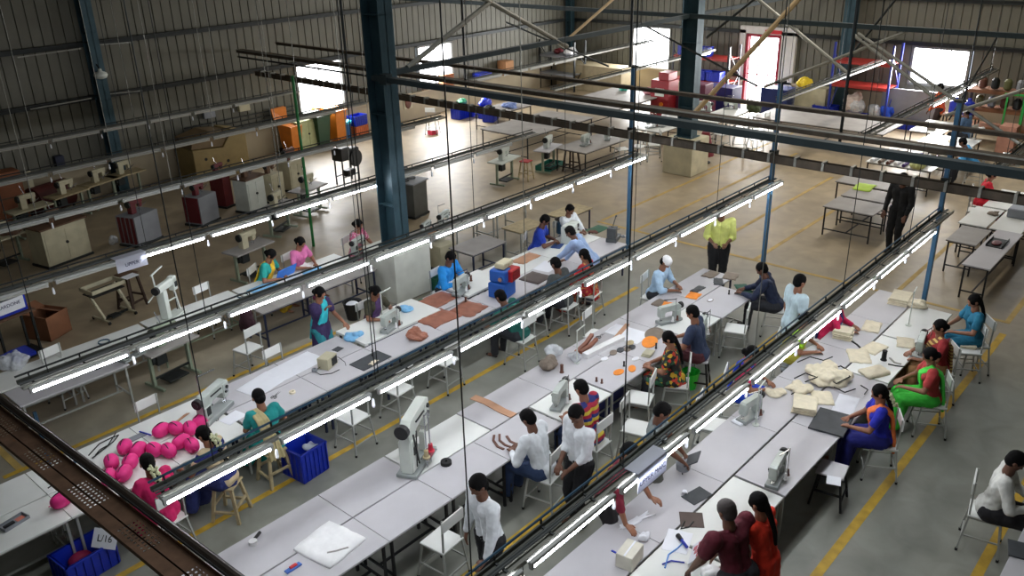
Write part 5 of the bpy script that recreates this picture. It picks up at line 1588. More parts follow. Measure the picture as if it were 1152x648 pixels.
t = thing('white_carton', 'white carton near the bottom of the canvas bench', 'box', on(708, 632), R(8))
MB().slab(-.15, .15, -.1, .1, 0, .19, .006).build('carton', mat('cream carton', (214, 210, 196), .8), t); MB().cbox((.0, .0, .192), (.29, .02, .004)).build('tape', paper, t)
pile('paper_scrap', 724, 607, .10, .12, paper, 'crumpled white sheet behind the white carton', 'paper', seed=32)
strip([(688, 620), (694, 623), (700, 625)], .02, blue_plastic, 'blue pen left of the white carton', 'pen', name='blue_pen')
rcloth('paper_sheet', 762, 609, .4, .3, paper, 'white sheet by the blue clips', 'paper', 20, .003, seed=71, rough_=.003, rag=.04)
t = thing('sample_card', 'white card with pink pictures held by the bald man', 'card', on(786, 618, .88), R(20))
MB().cbox((0, 0, 0), (.34, .26, .006), rx=R(-50)).build('card', paper, t)
pk = MB()
for (a, b) in ((-.1, -.02), (-.02, .03), (.06, .06), (.10, -.01), (-.05, -.09), (.05, -.07)):
    T = Euler((R(-50), 0, 0)).to_matrix(); pk.cbox(T @ Vector((a, b, .006)), (.06, .055, .006), rx=R(-50))
pk.build('pink_pictures', mat('pink print', (196, 110, 120), .7), t)
pile('white_bundle', 800, 648, .2, .16, white_cloth, 'white cloth bundle at the bottom edge by the maroon shirt', 'cloth', seed=33)
for i, pts in enumerate(([(748, 640), (752, 625), (762, 618), (768, 612)], [(745, 636), (755, 632), (770, 634)], [(770, 588), (766, 596), (775, 594), (780, 588)])):
    P = [Vector(on(*p)) for p in pts]; c = P[0].copy()
    tag(MB().tube([p - c + Vector((0, 0, .015)) for p in P], .009, 6).build('plastic_clip', [mat('light blue plastic', (90, 150, 220), .4), blue_plastic, steel_dark][i], loc=c), ['light blue plastic strap near the bottom edge', 'blue plastic strap by the white sheet', 'dark wire clip before the bald man'][i], 'strap')
t = thing('black_brush', 'blue-handled brush left of the sample card', 'brush', on(769, 613), R(60)); MB().cyl((-.08, 0, .03), (.05, 0, .03), .018).build('handle', blue_plastic, t); MB().cyl((.05, 0, .03), (.14, 0, .03), .025, .03).build('bristles', black_pl, t)
hp = Euler((0, 0, R(-60))).to_matrix() @ Vector((.52, .06, 1.0)) + grey_man.location
t = thing('dark_folder', 'dark slate folder held by the man in grey', 'folder', hp, R(20)); MB().cbox((0, 0, 0), (.26, .2, .015), rx=R(-35)).build('cover', board_dark, t)
t = thing('clip_pouch', 'grey wire pouch hanging under the dark folder', 'pouch', hp + Vector((-.05, .1, -.2)), R(20)); MB().lathe([(.05, 0), (.09, .03), (.10, .12), (.06, .16)], 12).build('pouch', grey_paint, t); MB().tube([(.1, 0, .1), (.2, 0, .02), (.16, .0, -.1), (.02, 0, -.12), (-.03, 0, -.02)], .008).build('cable', rubber, t)
board(1148, 620, .3, .25, board_dark, 'dark board on the grey table at the bottom right corner', 15, .02)
# thin standing thread stands at the benches
for (u, v, z, lb) in ((555, 398, TT, 'x'),): pass
for (u, v, hgt, lb) in ((432, 372, .75, 'thin white thread stand on the dark bun woman table'), (850, 478, .62, 'thin dark thread stand beside the left rank machine'), (1022, 366, .65, 'thin white thread stand behind the grey machine'), (649, 408, .6, 'thin pale thread stand among the plastic wrap')):
    t = thing('thread_stand', lb, 'thread stand', on(u, v, .79 if u == 432 else TT)); MB().cyl((0, 0, 0), (0, 0, .012), .05).build('base', enamel, t); MB().cyl((0, 0, 0), (0, 0, hgt), .009, n=8).bar((-.02, 0, hgt - .02), (.26, .04, hgt - .02), .016).build('rod', enamel, t)
# far right table things
t = thing('red_tray', 'dark tray with red parts on the long narrow table', 'tray', on(1122, 274)); MB().slab(-.3, .3, -.16, .16, 0, .02, .004).box(-.3, .3, .15, .16, .02, .06).box(-.3, .3, -.16, -.15, .02, .06).build('tray', steel_dark, t); pile('x', 0, 0, .1, .05, maroon_paint, 'x', 'x') if False else MB().ell((-.08, 0, .04), (.16, .1, .03)).build('red_parts', maroon_paint, t)
pile('grey_cloth', 1117, 241, .2, .08, taupe_cloth, 'grey cloth heap on the white table by the chair', 'cloth', seed=41)
t = thing('grey_case', 'grey machine case at the right edge', 'case', on(1146, 243)); MB().slab(-.25, .25, -.2, .2, 0, .22, .02).build('body', grey_paint, t)
rcloth('lime_sheet', 972, 211, .7, .5, mat('lime fabric', (170, 200, 70), .8), 'lime fabric sheet on the wide grey table', 'cloth', 5, .02, seed=81)
for i in range(7):
    m = [maroon_paint, white_cloth, mat('violet roll', (80, 60, 120), .6), white_cloth, brown_dark, taupe_cloth, white_cloth][i]
    tag(MB().cyl((-.75, 0, .05), (.75, 0, .05), .05, n=12).build('fabric_roll', m, loc=(25.3, 6.9 + i * .22, TT)), ['maroon', 'white', 'violet', 'second white', 'brown', 'grey', 'last white'][i] + ' fabric roll on the roll table, counted from its right end', 'fabric roll', 'rolls of fabric on the far table')
for i, (u, v) in enumerate(((1048, 146), (1062, 142), (1078, 138), (1100, 146), (1072, 160))):
    pile('cloth_parts', u, v, .22, .1, [taupe_cloth, white_cloth, taupe_cloth, white_cloth, cream_cloth][i], ORD[i] + ' small cloth heap from the blue rack on the far white tables', 'cloth', seed=90 + i, n=3)

# ================================================================ EMPTY CHAIRS (given by seat position)
def seat_at(u, v, deg, label): p = at(u, v, .54); chair(p.x, p.y, deg, label)
def back_at(u, v, deg, label):
    p = at(u, v, .92); chair(p.x + math.cos(R(deg)) * .195, p.y + math.sin(R(deg)) * .195, deg, label)


back_at(306, 395, -85, 'empty white chair behind the paper covered table')
back_at(164, 453, -85, 'empty white chair behind the bench with pink cushions')
back_at(56, 395, -80, 'empty white chair behind the milky plastic bag')
back_at(226, 324, -80, 'empty white chair behind the tall twin machine')
back_at(284, 372, 100, 'white chair with a dark maroon jacket over its back')
seat_at(397, 468, 95, 'empty white chair under the light row right of the blue crate')
seat_at(447, 436, 95, 'empty white chair at the bench before the dark cutting board')
seat_at(500, 404, 95, 'empty white chair at the bench before the gathered leather')
seat_at(598, 352, 95, 'empty white chair left of the red sari')
back_at(661, 352, -80, 'empty open-backed chair between the bench and the red sari')
seat_at(720, 447, 110, 'empty white chair between striped t-shirt and floral dress')
seat_at(828, 369, 110, 'empty white chair between navy vest and navy shirt')
seat_at(497, 607, 95, 'empty grey-backed chair left of the walking man')
seat_at(800, 476, -75, 'empty chair at the left side of the canvas bench')
seat_at(716, 560 - 80, -75, 'empty chair hidden behind the light row by the leaning man')
seat_at(1098, 236, -80, 'empty chair at the end of the far right benches')
seat_at(1088, 392, 120, 'white chair with folded canvas on its seat')
seat_at(486, 134, 30, 'empty chair standing alone near the left wall')
seat_at(439, 135, 30, 'empty chair half hidden by the big column')
stack('canvas_stack', 1088, 389, .26, .26, 3, cream_cloth, 'folded canvas lying on the white chair', 'canvas', 20, .542, seed=9)
pile('maroon_jacket', 278, 368, .2, .42, mat('dark maroon fabric', (52, 24, 34), .9), 'dark maroon jacket hung on a white chair', 'jacket', z=.55, seed=51)
p_ = at(915, 528, .5); stool('black', p_.x + .15, p_.y - .2, 10, 'grey-topped black stool beside the canvas bench with a white square on it', .52, .18)
board(938, 541, .2, .18, paper, 'white square on the black stool', 20, .006, .525, 'paper_square', 'paper')
stool('dark', at(150, 345).x, at(150, 345).y, 20, 'dark wooden stool behind the tall twin machine', .78, .17)
board(146, 295 + 16, .3, .22, paper, 'white sheet lying on the dark wooden stool', 10, .01, .79, 'paper_square', 'paper')
stool('red', at(592, 202).x, at(592, 202).y, 10, 'wooden stool with a red top among the far machines', .6, .15)
stool('dark', at(643, 192).x, at(643, 192).y, 5, 'dark wooden stool right of the green tray', .72, .17)

# ================================================================ BINS, CRATES AND BOXES
def make_crate(L=.6, W_=.42, H_=.38, m=None):
    t = thing('plastic_crate', 'x', 'crate'); k = .02; m = m or blue_plastic
    b = MB()
    b.slab(-L / 2 + .02, L / 2 - .02, -W_ / 2 + .02, W_ / 2 - .02, 0, .02, .004)
    for s_ in (-1, 1):
        T = Matrix.Translation((0, s_ * (W_ / 2 - .01), 0))
        b.box(-L / 2, L / 2, -k / 2, k / 2, .01, H_, 0, T)
        b.box(-k / 2, k / 2, -W_ / 2, W_ / 2, .01, H_, 0, Matrix.Translation((s_ * (L / 2 - .01), 0, 0)))
    b.build('tub', m, t)
    r = MB()
    for s_ in (-1, 1):
        r.box(-L / 2 - .02, L / 2 + .02, s_ * W_ / 2 - .015, s_ * W_ / 2 + .015, H_ - .03, H_)
        r.box(s_ * L / 2 - .015, s_ * L / 2 + .015, -W_ / 2 - .02, W_ / 2 + .02, H_ - .03, H_)
        for i in range(7): r.box(-L / 2 + L * i / 6 - .006, -L / 2 + L * i / 6 + .006, s_ * W_ / 2 - .012 + s_ * .006, s_ * W_ / 2 + .012 + s_ * .006, .03, H_ - .03)
        for i in range(5): r.box(s_ * L / 2 - .012 + s_ * .006, s_ * L / 2 + .012 + s_ * .006, -W_ / 2 + W_ * i / 4 - .006, -W_ / 2 + W_ * i / 4 + .006, .03, H_ - .03)
    r.build('ribs_and_rim', m, t)
    return t


def crate(u, v, deg, label, L=.6, W_=.42, H_=.38, m=None, z=0):
    p = Vector(on(u, v, z))
    return proto_copy('crate%s%s%s%s' % (L, W_, H_, (m or blue_plastic).name), lambda: make_crate(L, W_, H_, m), (p.x, p.y, z), R(deg), label)


crate(345, 531, 5, 'big royal blue crate with film in it on the aisle', .46, .44, .5)
pile('plastic_film', 350, 505, .17, .12, clear_bag, 'clear film and black bag inside the big blue crate', 'film', z=.32, seed=61)
crate(99, 642, 5, 'royal blue crate with maroon cushions under the perforated tray', .62, .42, .36)
for i, (u, v) in enumerate(((92, 636), (113, 634))):
    tag(MB().ell((0, 0, .1), (.15, .1, .1), 14, 10).build('maroon_cushion', mat('dark pink fabric', (150, 24, 70), .7), smooth=True, loc=on(u, v, .03)), ['left', 'right'][i] + ' maroon cushion inside the blue crate', 'cushion')
def text_mesh(body, size, name, m, parent, loc, rot, ext=.001):
    cu = bpy.data.curves.new(name, 'FONT'); cu.body = body; cu.size = size; cu.extrude = ext; cu.align_x = 'CENTER'; cu.align_y = 'CENTER'
    tmp = bpy.data.objects.new('tmp', cu); col.objects.link(tmp)
    bpy.context.view_layer.update()
    me = bpy.data.meshes.new_from_object(tmp.evaluated_get(bpy.context.evaluated_depsgraph_get()))
    bpy.data.objects.remove(tmp); me.materials.clear(); me.materials.append(m)
    o = bpy.data.objects.new(name, me); col.objects.link(o); o.parent = parent; o.location = loc; o.rotation_euler = rot
    return o


t = thing('paper_sign', 'white paper with big handwriting above the crate of maroon cushions', 'sign', on(118, 606, .45), R(-60))
MB().cbox((0, 0, 0), (.34, .004, .24), rx=R(-35)).build('sheet', paper, t)
text_mesh('L/16', .12, 'writing', mat('black marker', (20, 20, 24), .7), t, (0, -.006, .0), (R(55), 0, 0))
sheer = mat('sheer white cloth', (236, 238, 246), .8, 0, .02); sheer.node_tree.nodes['Principled BSDF'].inputs['Transmission Weight'].default_value = .0
snt = sheer.node_tree; tl = snt.nodes.new('ShaderNodeBsdfTranslucent'); mxs = snt.nodes.new('ShaderNodeMixShader'); mxs.inputs[0].default_value = .5
tl.inputs[0].default_value = (.8, .82, .92, 1)
snt.links.new(snt.nodes['Principled BSDF'].outputs[0], mxs.inputs[1]); snt.links.new(tl.outputs[0], mxs.inputs[2]); snt.links.new(mxs.outputs[0], snt.nodes['Material Output'].inputs[0])
# cloth signs hung over the light rows
for (u, v, y, lb, tx) in ((727, 527, 3.92, 'white cloth sign folded over the light row above the leaning man', 'UPPER MAIC'), (143, 292, 13.75, 'white cloth sign folded over the light row at the idle end', 'UPPER'), ):
    p = at(u, v, 2.36)
    t = thing('hanging_sign', lb, 'sign', (p.x, y - .16, 2.36))
    s_ = MB().box(-.26, .26, -.006, 0, -.13, .11).box(-.26, .26, 0, .16, .10, .108)
    s_.build('cloth', sheer, t)
    text_mesh(tx, .085, 'lettering', ink, t, (0, -.009, -.03), (R(90), 0, 0))
t = thing('boxed_sign', 'blue and white printed box at the left edge on a stand', 'box', on(8, 352, .95), R(10))
MB().slab(-.3, .3, -.18, .18, 0, .3, .01).build('box_body', blue_plastic, t); MB().slab(-.31, .26, -.19, .0, .06, .30, .004).build('white_label', paper, t)
text_mesh('CARDONE', .09, 'lettering', ink, t, (-.03, -.195, .2), (R(90), 0, 0))
t = thing('iron_stand', 'dark iron stand under the printed box', 'stand', (on(8, 352, .95)[0], on(8, 352, .95)[1], 0), R(10))
MB().slab(-.36, .4, -.24, .24, .90, .94, .006).build('top', wood, t)
for a in (-1, 1):
    for b in (-1, 1): MB().bar((a * .32, b * .2, 0), (a * .32, b * .2, .9), .04).build('leg', steel_dark, t)
MB().slab(-.4, .4, -.26, .26, .03, .08, .006).build('lower_tray', steel_dark, t)

t = thing('cardboard_box', 'open brown cardboard box on the floor at the left', 'box', on(57, 376, 0), R(25))
MB().box(-.28, .28, -.28, .28, 0, .02).box(-.28, -.27, -.28, .28, 0, .5).box(.27, .28, -.28, .28, 0, .5).box(-.28, .28, -.28, -.27, 0, .5).box(-.28, .28, .27, .28, 0, .5).build('carton', cardboard, t)
MB().cbox((-.36, 0, .56), (.22, .54, .008), ry=R(35)).cbox((0, .37, .54), (.54, .22, .008), rx=R(25)).cbox((.2, 0, .46), (.26, .54, .008), ry=R(20)).build('flap', cardboard, t)

# ================================================================ OLD MACHINES ALONG THE LEFT
def cabinet(name, u, v, deg, L, W_, H_, m, label, cat='cabinet', door=True, topm=None, z=0, base=None):
    t = thing(name, label, cat, on(u, v, z), R(deg))
    MB().slab(-L / 2, L / 2, -W_ / 2, W_ / 2, .05, H_, .012).build('case', m, t)
    MB().slab(-L / 2 - .03, L / 2 + .03, -W_ / 2 - .03, W_ / 2 + .03, 0, .06, .006).build('plinth', base or steel_dark, t)
    if door:
        MB().slab(-L / 2 + .05, -.01, -W_ / 2 - .012, -W_ / 2, .12, H_ - .1, .003).slab(.01, L / 2 - .05, -W_ / 2 - .012, -W_ / 2, .12, H_ - .1, .003).build('door', m, t)
        MB().cyl((.0, -W_ / 2 - .04, H_ * .55), (0, -W_ / 2, H_ * .55), .035).build('handle', black_pl, t)
    if topm: MB().slab(-L / 2 - .05, L / 2 + .05, -W_ / 2 - .05, W_ / 2 + .05, H_, H_ + .04, .008).build('top', topm, t)
    return t


def head_unit(t, z, m, s=1.0, m2=None):
    """cast machine head with arm, wheel and small table parts, fixed on cabinet t"""
    MB().slab(-.22 * s, -.05 * s, -.08 * s, .08 * s, z, z + .34 * s, .012).slab(-.22 * s, .24 * s, -.06 * s, .06 * s, z + .24 * s, z + .38 * s, .015).slab(.12 * s, .22 * s, -.05 * s, .05 * s, z + .12 * s, z + .3 * s, .01).build('machine_head', m, t)
    MB().cyl((-.28 * s, 0, z + .28 * s), (-.23 * s, 0, z + .28 * s), .09 * s, n=16).build('flywheel', m2 or steel_dark, t)
    MB().bar((0, .06 * s, z + .36 * s), (-.05, .1 * s, z + .62 * s), .014).bar((.1, .02, z + .05), (.28, -.1, z + .2), .018).cyl((.17 * s, 0, z + .12 * s), (.17 * s, 0, z + .02), .01).build('levers', chrome, t)


t = cabinet('machine_cabinet', 72, 292, 12, 1.15, .6, .95, enamel_cream, 'cream cabinet machine with a brown top at the left', topm=wood)
head_unit(t, .99, wood, .8)
t = cabinet('machine_cabinet', 160, 272, 20, .8, .6, .8, grey_paint, 'grey cabinet machine with maroon striped side', door=False)
b = MB()
for k in range(4): b.slab(-.42, -.40, -.26 + k * .14, -.18 + k * .14, .1, .78, .004)
b.build('maroon_stripes', maroon_paint, t); head_unit(t, .8, maroon_paint, .9)
t = cabinet('machine_cabinet', 229, 250, 20, .7, .55, .8, grey_paint, 'small grey cabinet machine with maroon front', door=False)
MB().slab(-.37, -.35, -.25, .25, .1, .8, .004).build('maroon_panel', maroon_paint, t); head_unit(t, .8, maroon_paint, .8)
t = cabinet('machine_cabinet', 284, 236, 15, .7, .5, .95, enamel, 'pale two-door cabinet with a brown machine on top', topm=wood); head_unit(t, .99, wood, .8)
t = cabinet('machine_cabinet', 308, 226, 15, .5, .5, .85, enamel_cream, 'narrow cream cabinet right of the pale two-door one'); head_unit(t, .85, wood, .7)
t = cabinet('machine_cabinet', 330, 212, 15, .7, .5, .9, enamel_cream, 'cream cabinet with brown machine parts behind the narrow one'); head_unit(t, .9, brown_dark, .9)
t = cabinet('machine_cabinet', 252, 232, 15, .3, .5, 1.0, maroon_paint, 'narrow maroon column machine left of the pale cabinet', door=False); head_unit(t, 1.0, maroon_paint, .7)
t = cabinet('dark_cabinet', 462, 241, 12, .62, .75, .95, mat('charcoal cabinet', (84, 86, 82), .5), 'charcoal cabinet with two hot plates right of the big column', door=False, topm=grey_paint)
MB().cyl((-.15, 0, .99), (-.15, 0, 1.01), .12, n=18).cyl((.15, 0, .99), (.15, 0, 1.01), .12, n=18).build('plates', black_pl, t)
MB().cbox((.25, .28, 1.1), (.3, .06, .24), rx=R(-20)).build('tilted_panel', black_pl, t)


def old_table_machine(u, v, deg, label, topm=wood_pale, s=1.0, mm=None, wheels=False, legm=None):
    t = thing('old_sewing_machine', label, 'machine', on(u, v, 0), R(deg))
    lm = legm or enamel_green
    MB().slab(-.55 * s, .55 * s, -.26, .26, .72, .76, .006).build('table_plate', topm, t)
    for sx in (-1, 1):
        MB().bar((sx * .42 * s, 0, .08), (sx * .42 * s, 0, .72), .07, h_=.05).bar((sx * .42 * s, -.26, .06), (sx * .42 * s, .26, .06), .05).build('leg', lm, t)
    MB().bar((-.42 * s, .0, .2), (.42 * s, 0, .2), .035).slab(-.2, .2, -.2, .12, .1, .13, .004).build('treadle', steel_dark, t)
    MB().slab(-.3, -.1, -.1, .1, .45, .7, .01).cyl((-.36, 0, .55), (-.3, 0, .55), .08).build('motor', steel_dark, t)
    head_unit(t, .76, mm or enamel_cream, .95)
    return t


for a in [(40, 264, 10, 'old machine at the left edge on a pale table', enamel_cream), (82, 246, 15, 'old machine with thin thread arms near the left wall', wood_pale),
          (118, 232, 15, 'old machine on a tilted wooden table near the left wall', wood_pale), (146, 222, 10, 'old machine with an open black frame near the left wall', wood_pale),
          (285, 312, 10, 'green-legged machine between the light row and the yellow sari', lam_dust), (316, 262, 25, 'green-legged machine behind the pink kurta', lam_dust),
          (8, 300, 15, 'machine with a blue wheel at the left edge', enamel_cream), (350, 240, 15, 'low machine under the lit row near the big column', lam_dust),
          (568, 206, 10, 'aged machine in the open floor right of the charcoal cabinet', enamel), (617, 192, 15, 'black topped machine behind the red stool', lam_grey)]:
    t = old_table_machine(*a[:4], topm=a[4], mm=enamel if a[0] > 500 else (grey_paint if a[0] in (116,) else enamel_cream))
t = thing('tray_frame', 'low wheeled frame with a black open tray on slanted legs', 'stand', on(124, 358, 0), R(8))
MB().box(-.38, .38, -.22, -.19, .70, .78).box(-.38, .38, .19, .22, .70, .78).box(-.38, -.35, -.22, .22, .70, .78).box(.35, .38, -.22, .22, .70, .78).build('rim', enamel_cream, t)
MB().box(-.35, .35, -.19, .19, .62, .64).build('black_tray', black_pl, t)
for sx in (-1, 1): MB().bar((sx * .3, .1, .68), (sx * .3 + .12, -.12, .08), .06, h_=.04).bar((sx * .3 + .1, -.3, .06), (sx * .3 + .1, .25, .06), .04).build('leg', enamel_cream, t)
MB().bar((-.2, -.05, .06), (.42, -.05, .06), .04).slab(-.05, .15, -.2, 0, .06, .09, .004).build('pedal', steel_dark, t)
for sx in (-.2, .4):
    for y in (-.3, .25): MB().cyl((sx - .02, y, .035), (sx + .02, y, .035), .035, n=10).build('wheel', rubber, t)
# green machine under the front tables
t = old_table_machine(196, 428, 8, 'machine stand with pedal under the light row at the blue cloth bench', lam_dust, .9, mm=enamel_green)
# beige press machine by the wall
t = thing('press_machine', 'large beige machine with sloping hood by the left wall', 'machine', on(243, 196, 0), R(0))
T = Euler((R(90), 0, 0)).to_matrix().to_4x4()
MB().prism([(-.95, 0), (.95, 0), (.95, 1.35), (.5, 1.45), (.1, .95), (-.95, 1.05)], -.55, .55, 0, T).build('housing', mat('beige machine paint', (148, 128, 82), .6, 0, .1), t, bevel=.02)
MB().prism([(-.95, 1.06), (.1, .97), (.45, 1.42), (-.2, 1.5), (-.9, 1.35)], -.5, .5, 0, T).build('hood', mat('brown machine hood', (116, 96, 66), .6), t, bevel=.02)
MB().cyl((-.55, -.56, .7), (-.55, -.53, .7), .05).cyl((.2, -.56, .5), (.2, -.53, .5), .05).build('knob', black_pl, t)
# black machine beside the big column
t = thing('black_machine', 'black machine on thin black legs left of the big column', 'machine', on(392, 205, 0), R(10))
MB().slab(-.4, .0, -.2, .2, .75, 1.15, .03).slab(0, .45, -.15, .15, .7, 1.05, .03).build('body', black_pl, t, bevel=.01)
MB().cyl((.2, -.25, .75), (.2, -.18, .75), .26, n=20).build('wheel', black_pl, t)
for a in (-.35, .35):
    for b_ in (-.15, .15): MB().bar((a, b_, 0), (a, b_, .75), .035).build('leg', leg_black, t)
MB().bar((-.35, -.15, .25), (.35, -.15, .25), .03).bar((-.35, .15, .25), (.35, .15, .25), .03).slab(-.1, .25, -.12, .12, .2, .4, .02).build('crossbar', leg_black, t)


def wheelie(u, v, deg, m, label, H_=1.05, open_=False, wdt=.56):
    t = thing('wheeled_bin', label, 'bin', on(u, v, 0), R(deg)); a = wdt / 2
    vs = [(-a * .75, -.26, .06), (a * .75, -.26, .06), (a * .75, .22, .06), (-a * .75, .22, .06), (-a, -.34, H_ - .08), (a, -.34, H_ - .08), (a, .3, H_), (-a, .3, H_)]
    MB().add(vs, [(3, 2, 1, 0), (4, 5, 6, 7), (0, 1, 5, 4), (1, 2, 6, 5), (2, 3, 7, 6), (3, 0, 4, 7)]).build('body', m, t, bevel=.015)
    if open_: MB().cbox((0, .42, H_ + .22), (wdt + .06, .05, .55), rx=R(-14)).build('lid', m, t, bevel=.01)
    else: MB().cbox((0, -.02, H_ + .0), (wdt + .06, .72, .05), rx=R(7)).build('lid', m, t, bevel=.01)
    for s_ in (-1, 1): MB().cyl((s_ * a * .8, .26, .1), (s_ * a * .95, .26, .1), .1, n=14).build('wheel', rubber, t)
    return t


org = mat('orange bin plastic', (214, 122, 30), .45, 0, .08)
wheelie(315, 168, -90 + 100, org, 'orange wheeled bin at the left of the bin row, lid raised', open_=True)
wheelie(352, 162, 8, mat('dark green plastic', (34, 70, 44), .45), 'dark green wheeled bin in the row by the window', 1.15, wdt=.66)
wheelie(374, 158, 8, org, 'tall orange wheeled bin right of the green one', 1.2)
cabinet('cream_cabinet', 331, 164, 5, 1.0, .4, 1.05, mat('pale lime cabinet', (186, 190, 140), .6), 'pale lime two-door cabinet between the orange and green bins')
t = thing('round_bin', 'blue round bin with a cyan bag inside', 'bin', on(387, 156, 0)); MB().lathe([(.17, 0), (.22, .62), (.24, .64)], 18).build('tub', mat('mid blue plastic', (24, 90, 150), .4), t); MB().lathe([(.25, .6), (.25, .68), (.2, .7), (.1, .6)], 14).build('bag', mat('cyan film', (60, 190, 220), .3), t)
crate(398, 152, 5, 'orange crate at the bottom of the stack by the blue round bin', .6, .45, .42, mat('orange crate plastic', (206, 110, 60), .5))
p_ = on(398, 152, 0); proto_copy('crate%s%s%s%s' % (.6, .42, .38, blue_plastic.name), make_crate, (p_[0], p_[1], .425), R(5), 'blue crate on top of the orange crate')
for i, (u, v, m) in enumerate(((518, 133, None), (530, 130, None), (552, 136, None), (546, 132, None))):
    crate(u, v, 5 + 10 * i, ['blue crate under the green bag on the open floor', 'low blue crate right of the green bag', 'blue crate farthest right of the group on the open floor', 'blue crate behind the farthest right one'][i], .6, .45, .45 if i != 1 else .3)
pile('green_bag', 519, 118, .34, .34, mat('green film bag', (40, 130, 90), .4), 'green plastic bag on the blue crate', 'bag', z=.42, seed=71)
pile('blue_bag', 545, 119, .4, .36, mat('blue film bag', (40, 60, 200), .4), 'blue and white plastic bags heaped on crates', 'bag', z=.42, seed=72)
t = thing('teal_tray', 'teal plastic tray on the floor under the far machine', 'tray', on(618, 189, 0), R(10)); MB().slab(-.45, .45, -.25, .25, 0, .03, .005).box(-.45, .45, -.26, -.24, .03, .16).box(-.45, .45, .24, .26, .03, .16).box(-.46, -.44, -.25, .25, .03, .16).box(.44, .46, -.25, .25, .03, .16).build('tub', mat('teal plastic', (20, 110, 96), .45), t)
t = thing('red_block', 'small red box on the bright floor near the left wall', 'box', on(487, 151, 0)); MB().slab(-.16, .16, -.12, .12, 0, .16, .01).build('box_body', mat('red plastic', (200, 40, 70), .5), t)
t = thing('bonsai_pot', 'x', 'pot') if False else None
t = thing('wall_poster', 'dark oval hanging on the cream wall right of the big column', 'picture', (22.9, WY - .16, .75)); MB().ell((0, 0, 0), (.18, .03, .3)).build('oval', brown_dark, t); MB().cbox((0, .02, 0), (.46, .01, .6)).build('backing', enamel_cream, t)
# wall fittings on the left
for i, (x, z) in enumerate(((14.3, 1.75), (15.6, 1.75))):
    t = thing('wall_switchboard', ['grey switch box with pipes on the left sheet wall', 'switch box beside the orange notice'][i], 'switch box', (x, WY - .12, z)); MB().slab(-.2, .2, -.06, .06, -.12, .12, .01).build('box_body', [grey_paint, enamel_cream][i], t)
    MB().bar((-.15, 0, .12), (-.15, 0, .6), .02).bar((.0, 0, .12), (.0, 0, .6), .02).bar((.15, 0, .12), (.15, 0, .6), .02).build('pipes', steel_zinc, t)
for i, z in enumerate((1.15, 1.3, 1.45)):
    tag(MB().bar((13.4, WY - .08, z), (17.6, WY - .08, z + .01), .035).build('wall_pipe', steel_dark), ['lowest', 'middle', 'topmost'][i] + ' of three dark pipes along the left wall', 'pipe')
tag(MB().slab(-.25, .25, -.02, .02, -.28, .28, .01).build('orange_notice', org, loc=(16.9, WY - .24, 1.25)), 'orange square board left of the bright window', 'board')
tag(MB().slab(-.2, .2, -.15, .15, 0, .22, .01).build('yellow_tin', mat('yellow tin', (220, 180, 60), .5), loc=(18.6, WY - .1, 1.03)), 'yellow and orange tin on the sill of the near window', 'tin')
tag(MB().slab(-.12, .12, -.1, .1, 0, .4, .01).build('navy_container', mat('navy container', (30, 36, 60), .5), loc=(9.4, WY - .12, 1.02)), 'navy container on the wall ledge at the left', 'container')
t = thing('wooden_cupboard', 'brown wooden cupboard at the top left edge by the wall', 'cupboard', (7.7, WY - .5, 0)); MB().slab(-.4, .4, -.25, .25, 0, 1.4, .01).build('case', mat('orange brown wood', (130, 76, 44), .6), t); MB().cbox((0, -.26, .7), (.7, .01, .04)).build('rail', wood, t)
t = thing('maroon_drum', 'dark maroon roller lying beside the old machines', 'drum', on(48, 238 - 6, 0), R(15)); MB().cyl((-.55, 0, .45), (.55, 0, .45), .4, n=24).build('drum', mat('dark maroon drum', (84, 34, 30), .6), t); MB().bar((-.5, -.3, 0), (-.5, 0, .3), .05).bar((.5, -.3, 0), (.5, 0, .3), .05).bar((-.5, .3, 0), (-.5, 0, .3), .05).bar((.5, .3, 0), (.5, 0, .3), .05).build('cradle', steel_dark, t)
tag(MB().cyl((0, 0, 0), (0, 0, 4.2), .035).build('green_pole', green_paint, loc=on(353, 277, 0)), 'thin green pole behind the pink kurta', 'pole')
t = thing('steel_post', 'pale post at the left edge beside the old machines', 'post', on(30, 236, 0)); MB().bar((0, 0, 0), (0, 0, 1.3), .12).build('post', enamel_cream, t)
pile('white_bag', 128, 280 - 6, .15, .3, clear_bag, 'small white bag beside the grey striped cabinet', 'bag', z=0, seed=75)
pile('paper_heap', 488, 262 - 1, .25, .06, tan_leather, 'pinkish papers on the old bench behind the column', 'paper', seed=76)
pile('brown_heap', 14, 262, .35, .2, wood, 'brown parts on the left edge machine', 'parts', z=.75, seed=77)

# ================================================================ FAR BACK
t = thing('low_partition', 'long beige box partition in the back left corner', 'partition', (32.2, 23.6, 0)); MB().slab(-.5, .5, -1.8, 1.8, 0, 1.15, .02).build('panel', mat('beige board', (150, 138, 110), .7), t)
def rack(x, y, L, D_, H_, levels, post_m, beam_m, label, rz=0):
    t = thing('storage_rack', label, 'rack', (x, y, 0), R(rz))
    for a in (-1, 1):
        for b in (-1, 1): MB().bar((a * D_ / 2, b * L / 2, 0), (a * D_ / 2, b * L / 2, H_), .07).build('post', post_m, t)
        MB().bar((-D_ / 2, a * L / 2, .3), (D_ / 2, a * L / 2, H_ * .5), .03).bar((D_ / 2, a * L / 2, H_ * .5), (-D_ / 2, a * L / 2, H_ * .9), .03).build('brace', post_m, t)
    for z in levels:
        MB().bar((-D_ / 2, -L / 2, z), (-D_ / 2, L / 2, z), .05, h_=.1).bar((D_ / 2, -L / 2, z), (D_ / 2, L / 2, z), .05, h_=.1).slab(-D_ / 2, D_ / 2, -L / 2, L / 2, z + .03, z + .05, .003).build('shelf', beam_m, t)
    return t


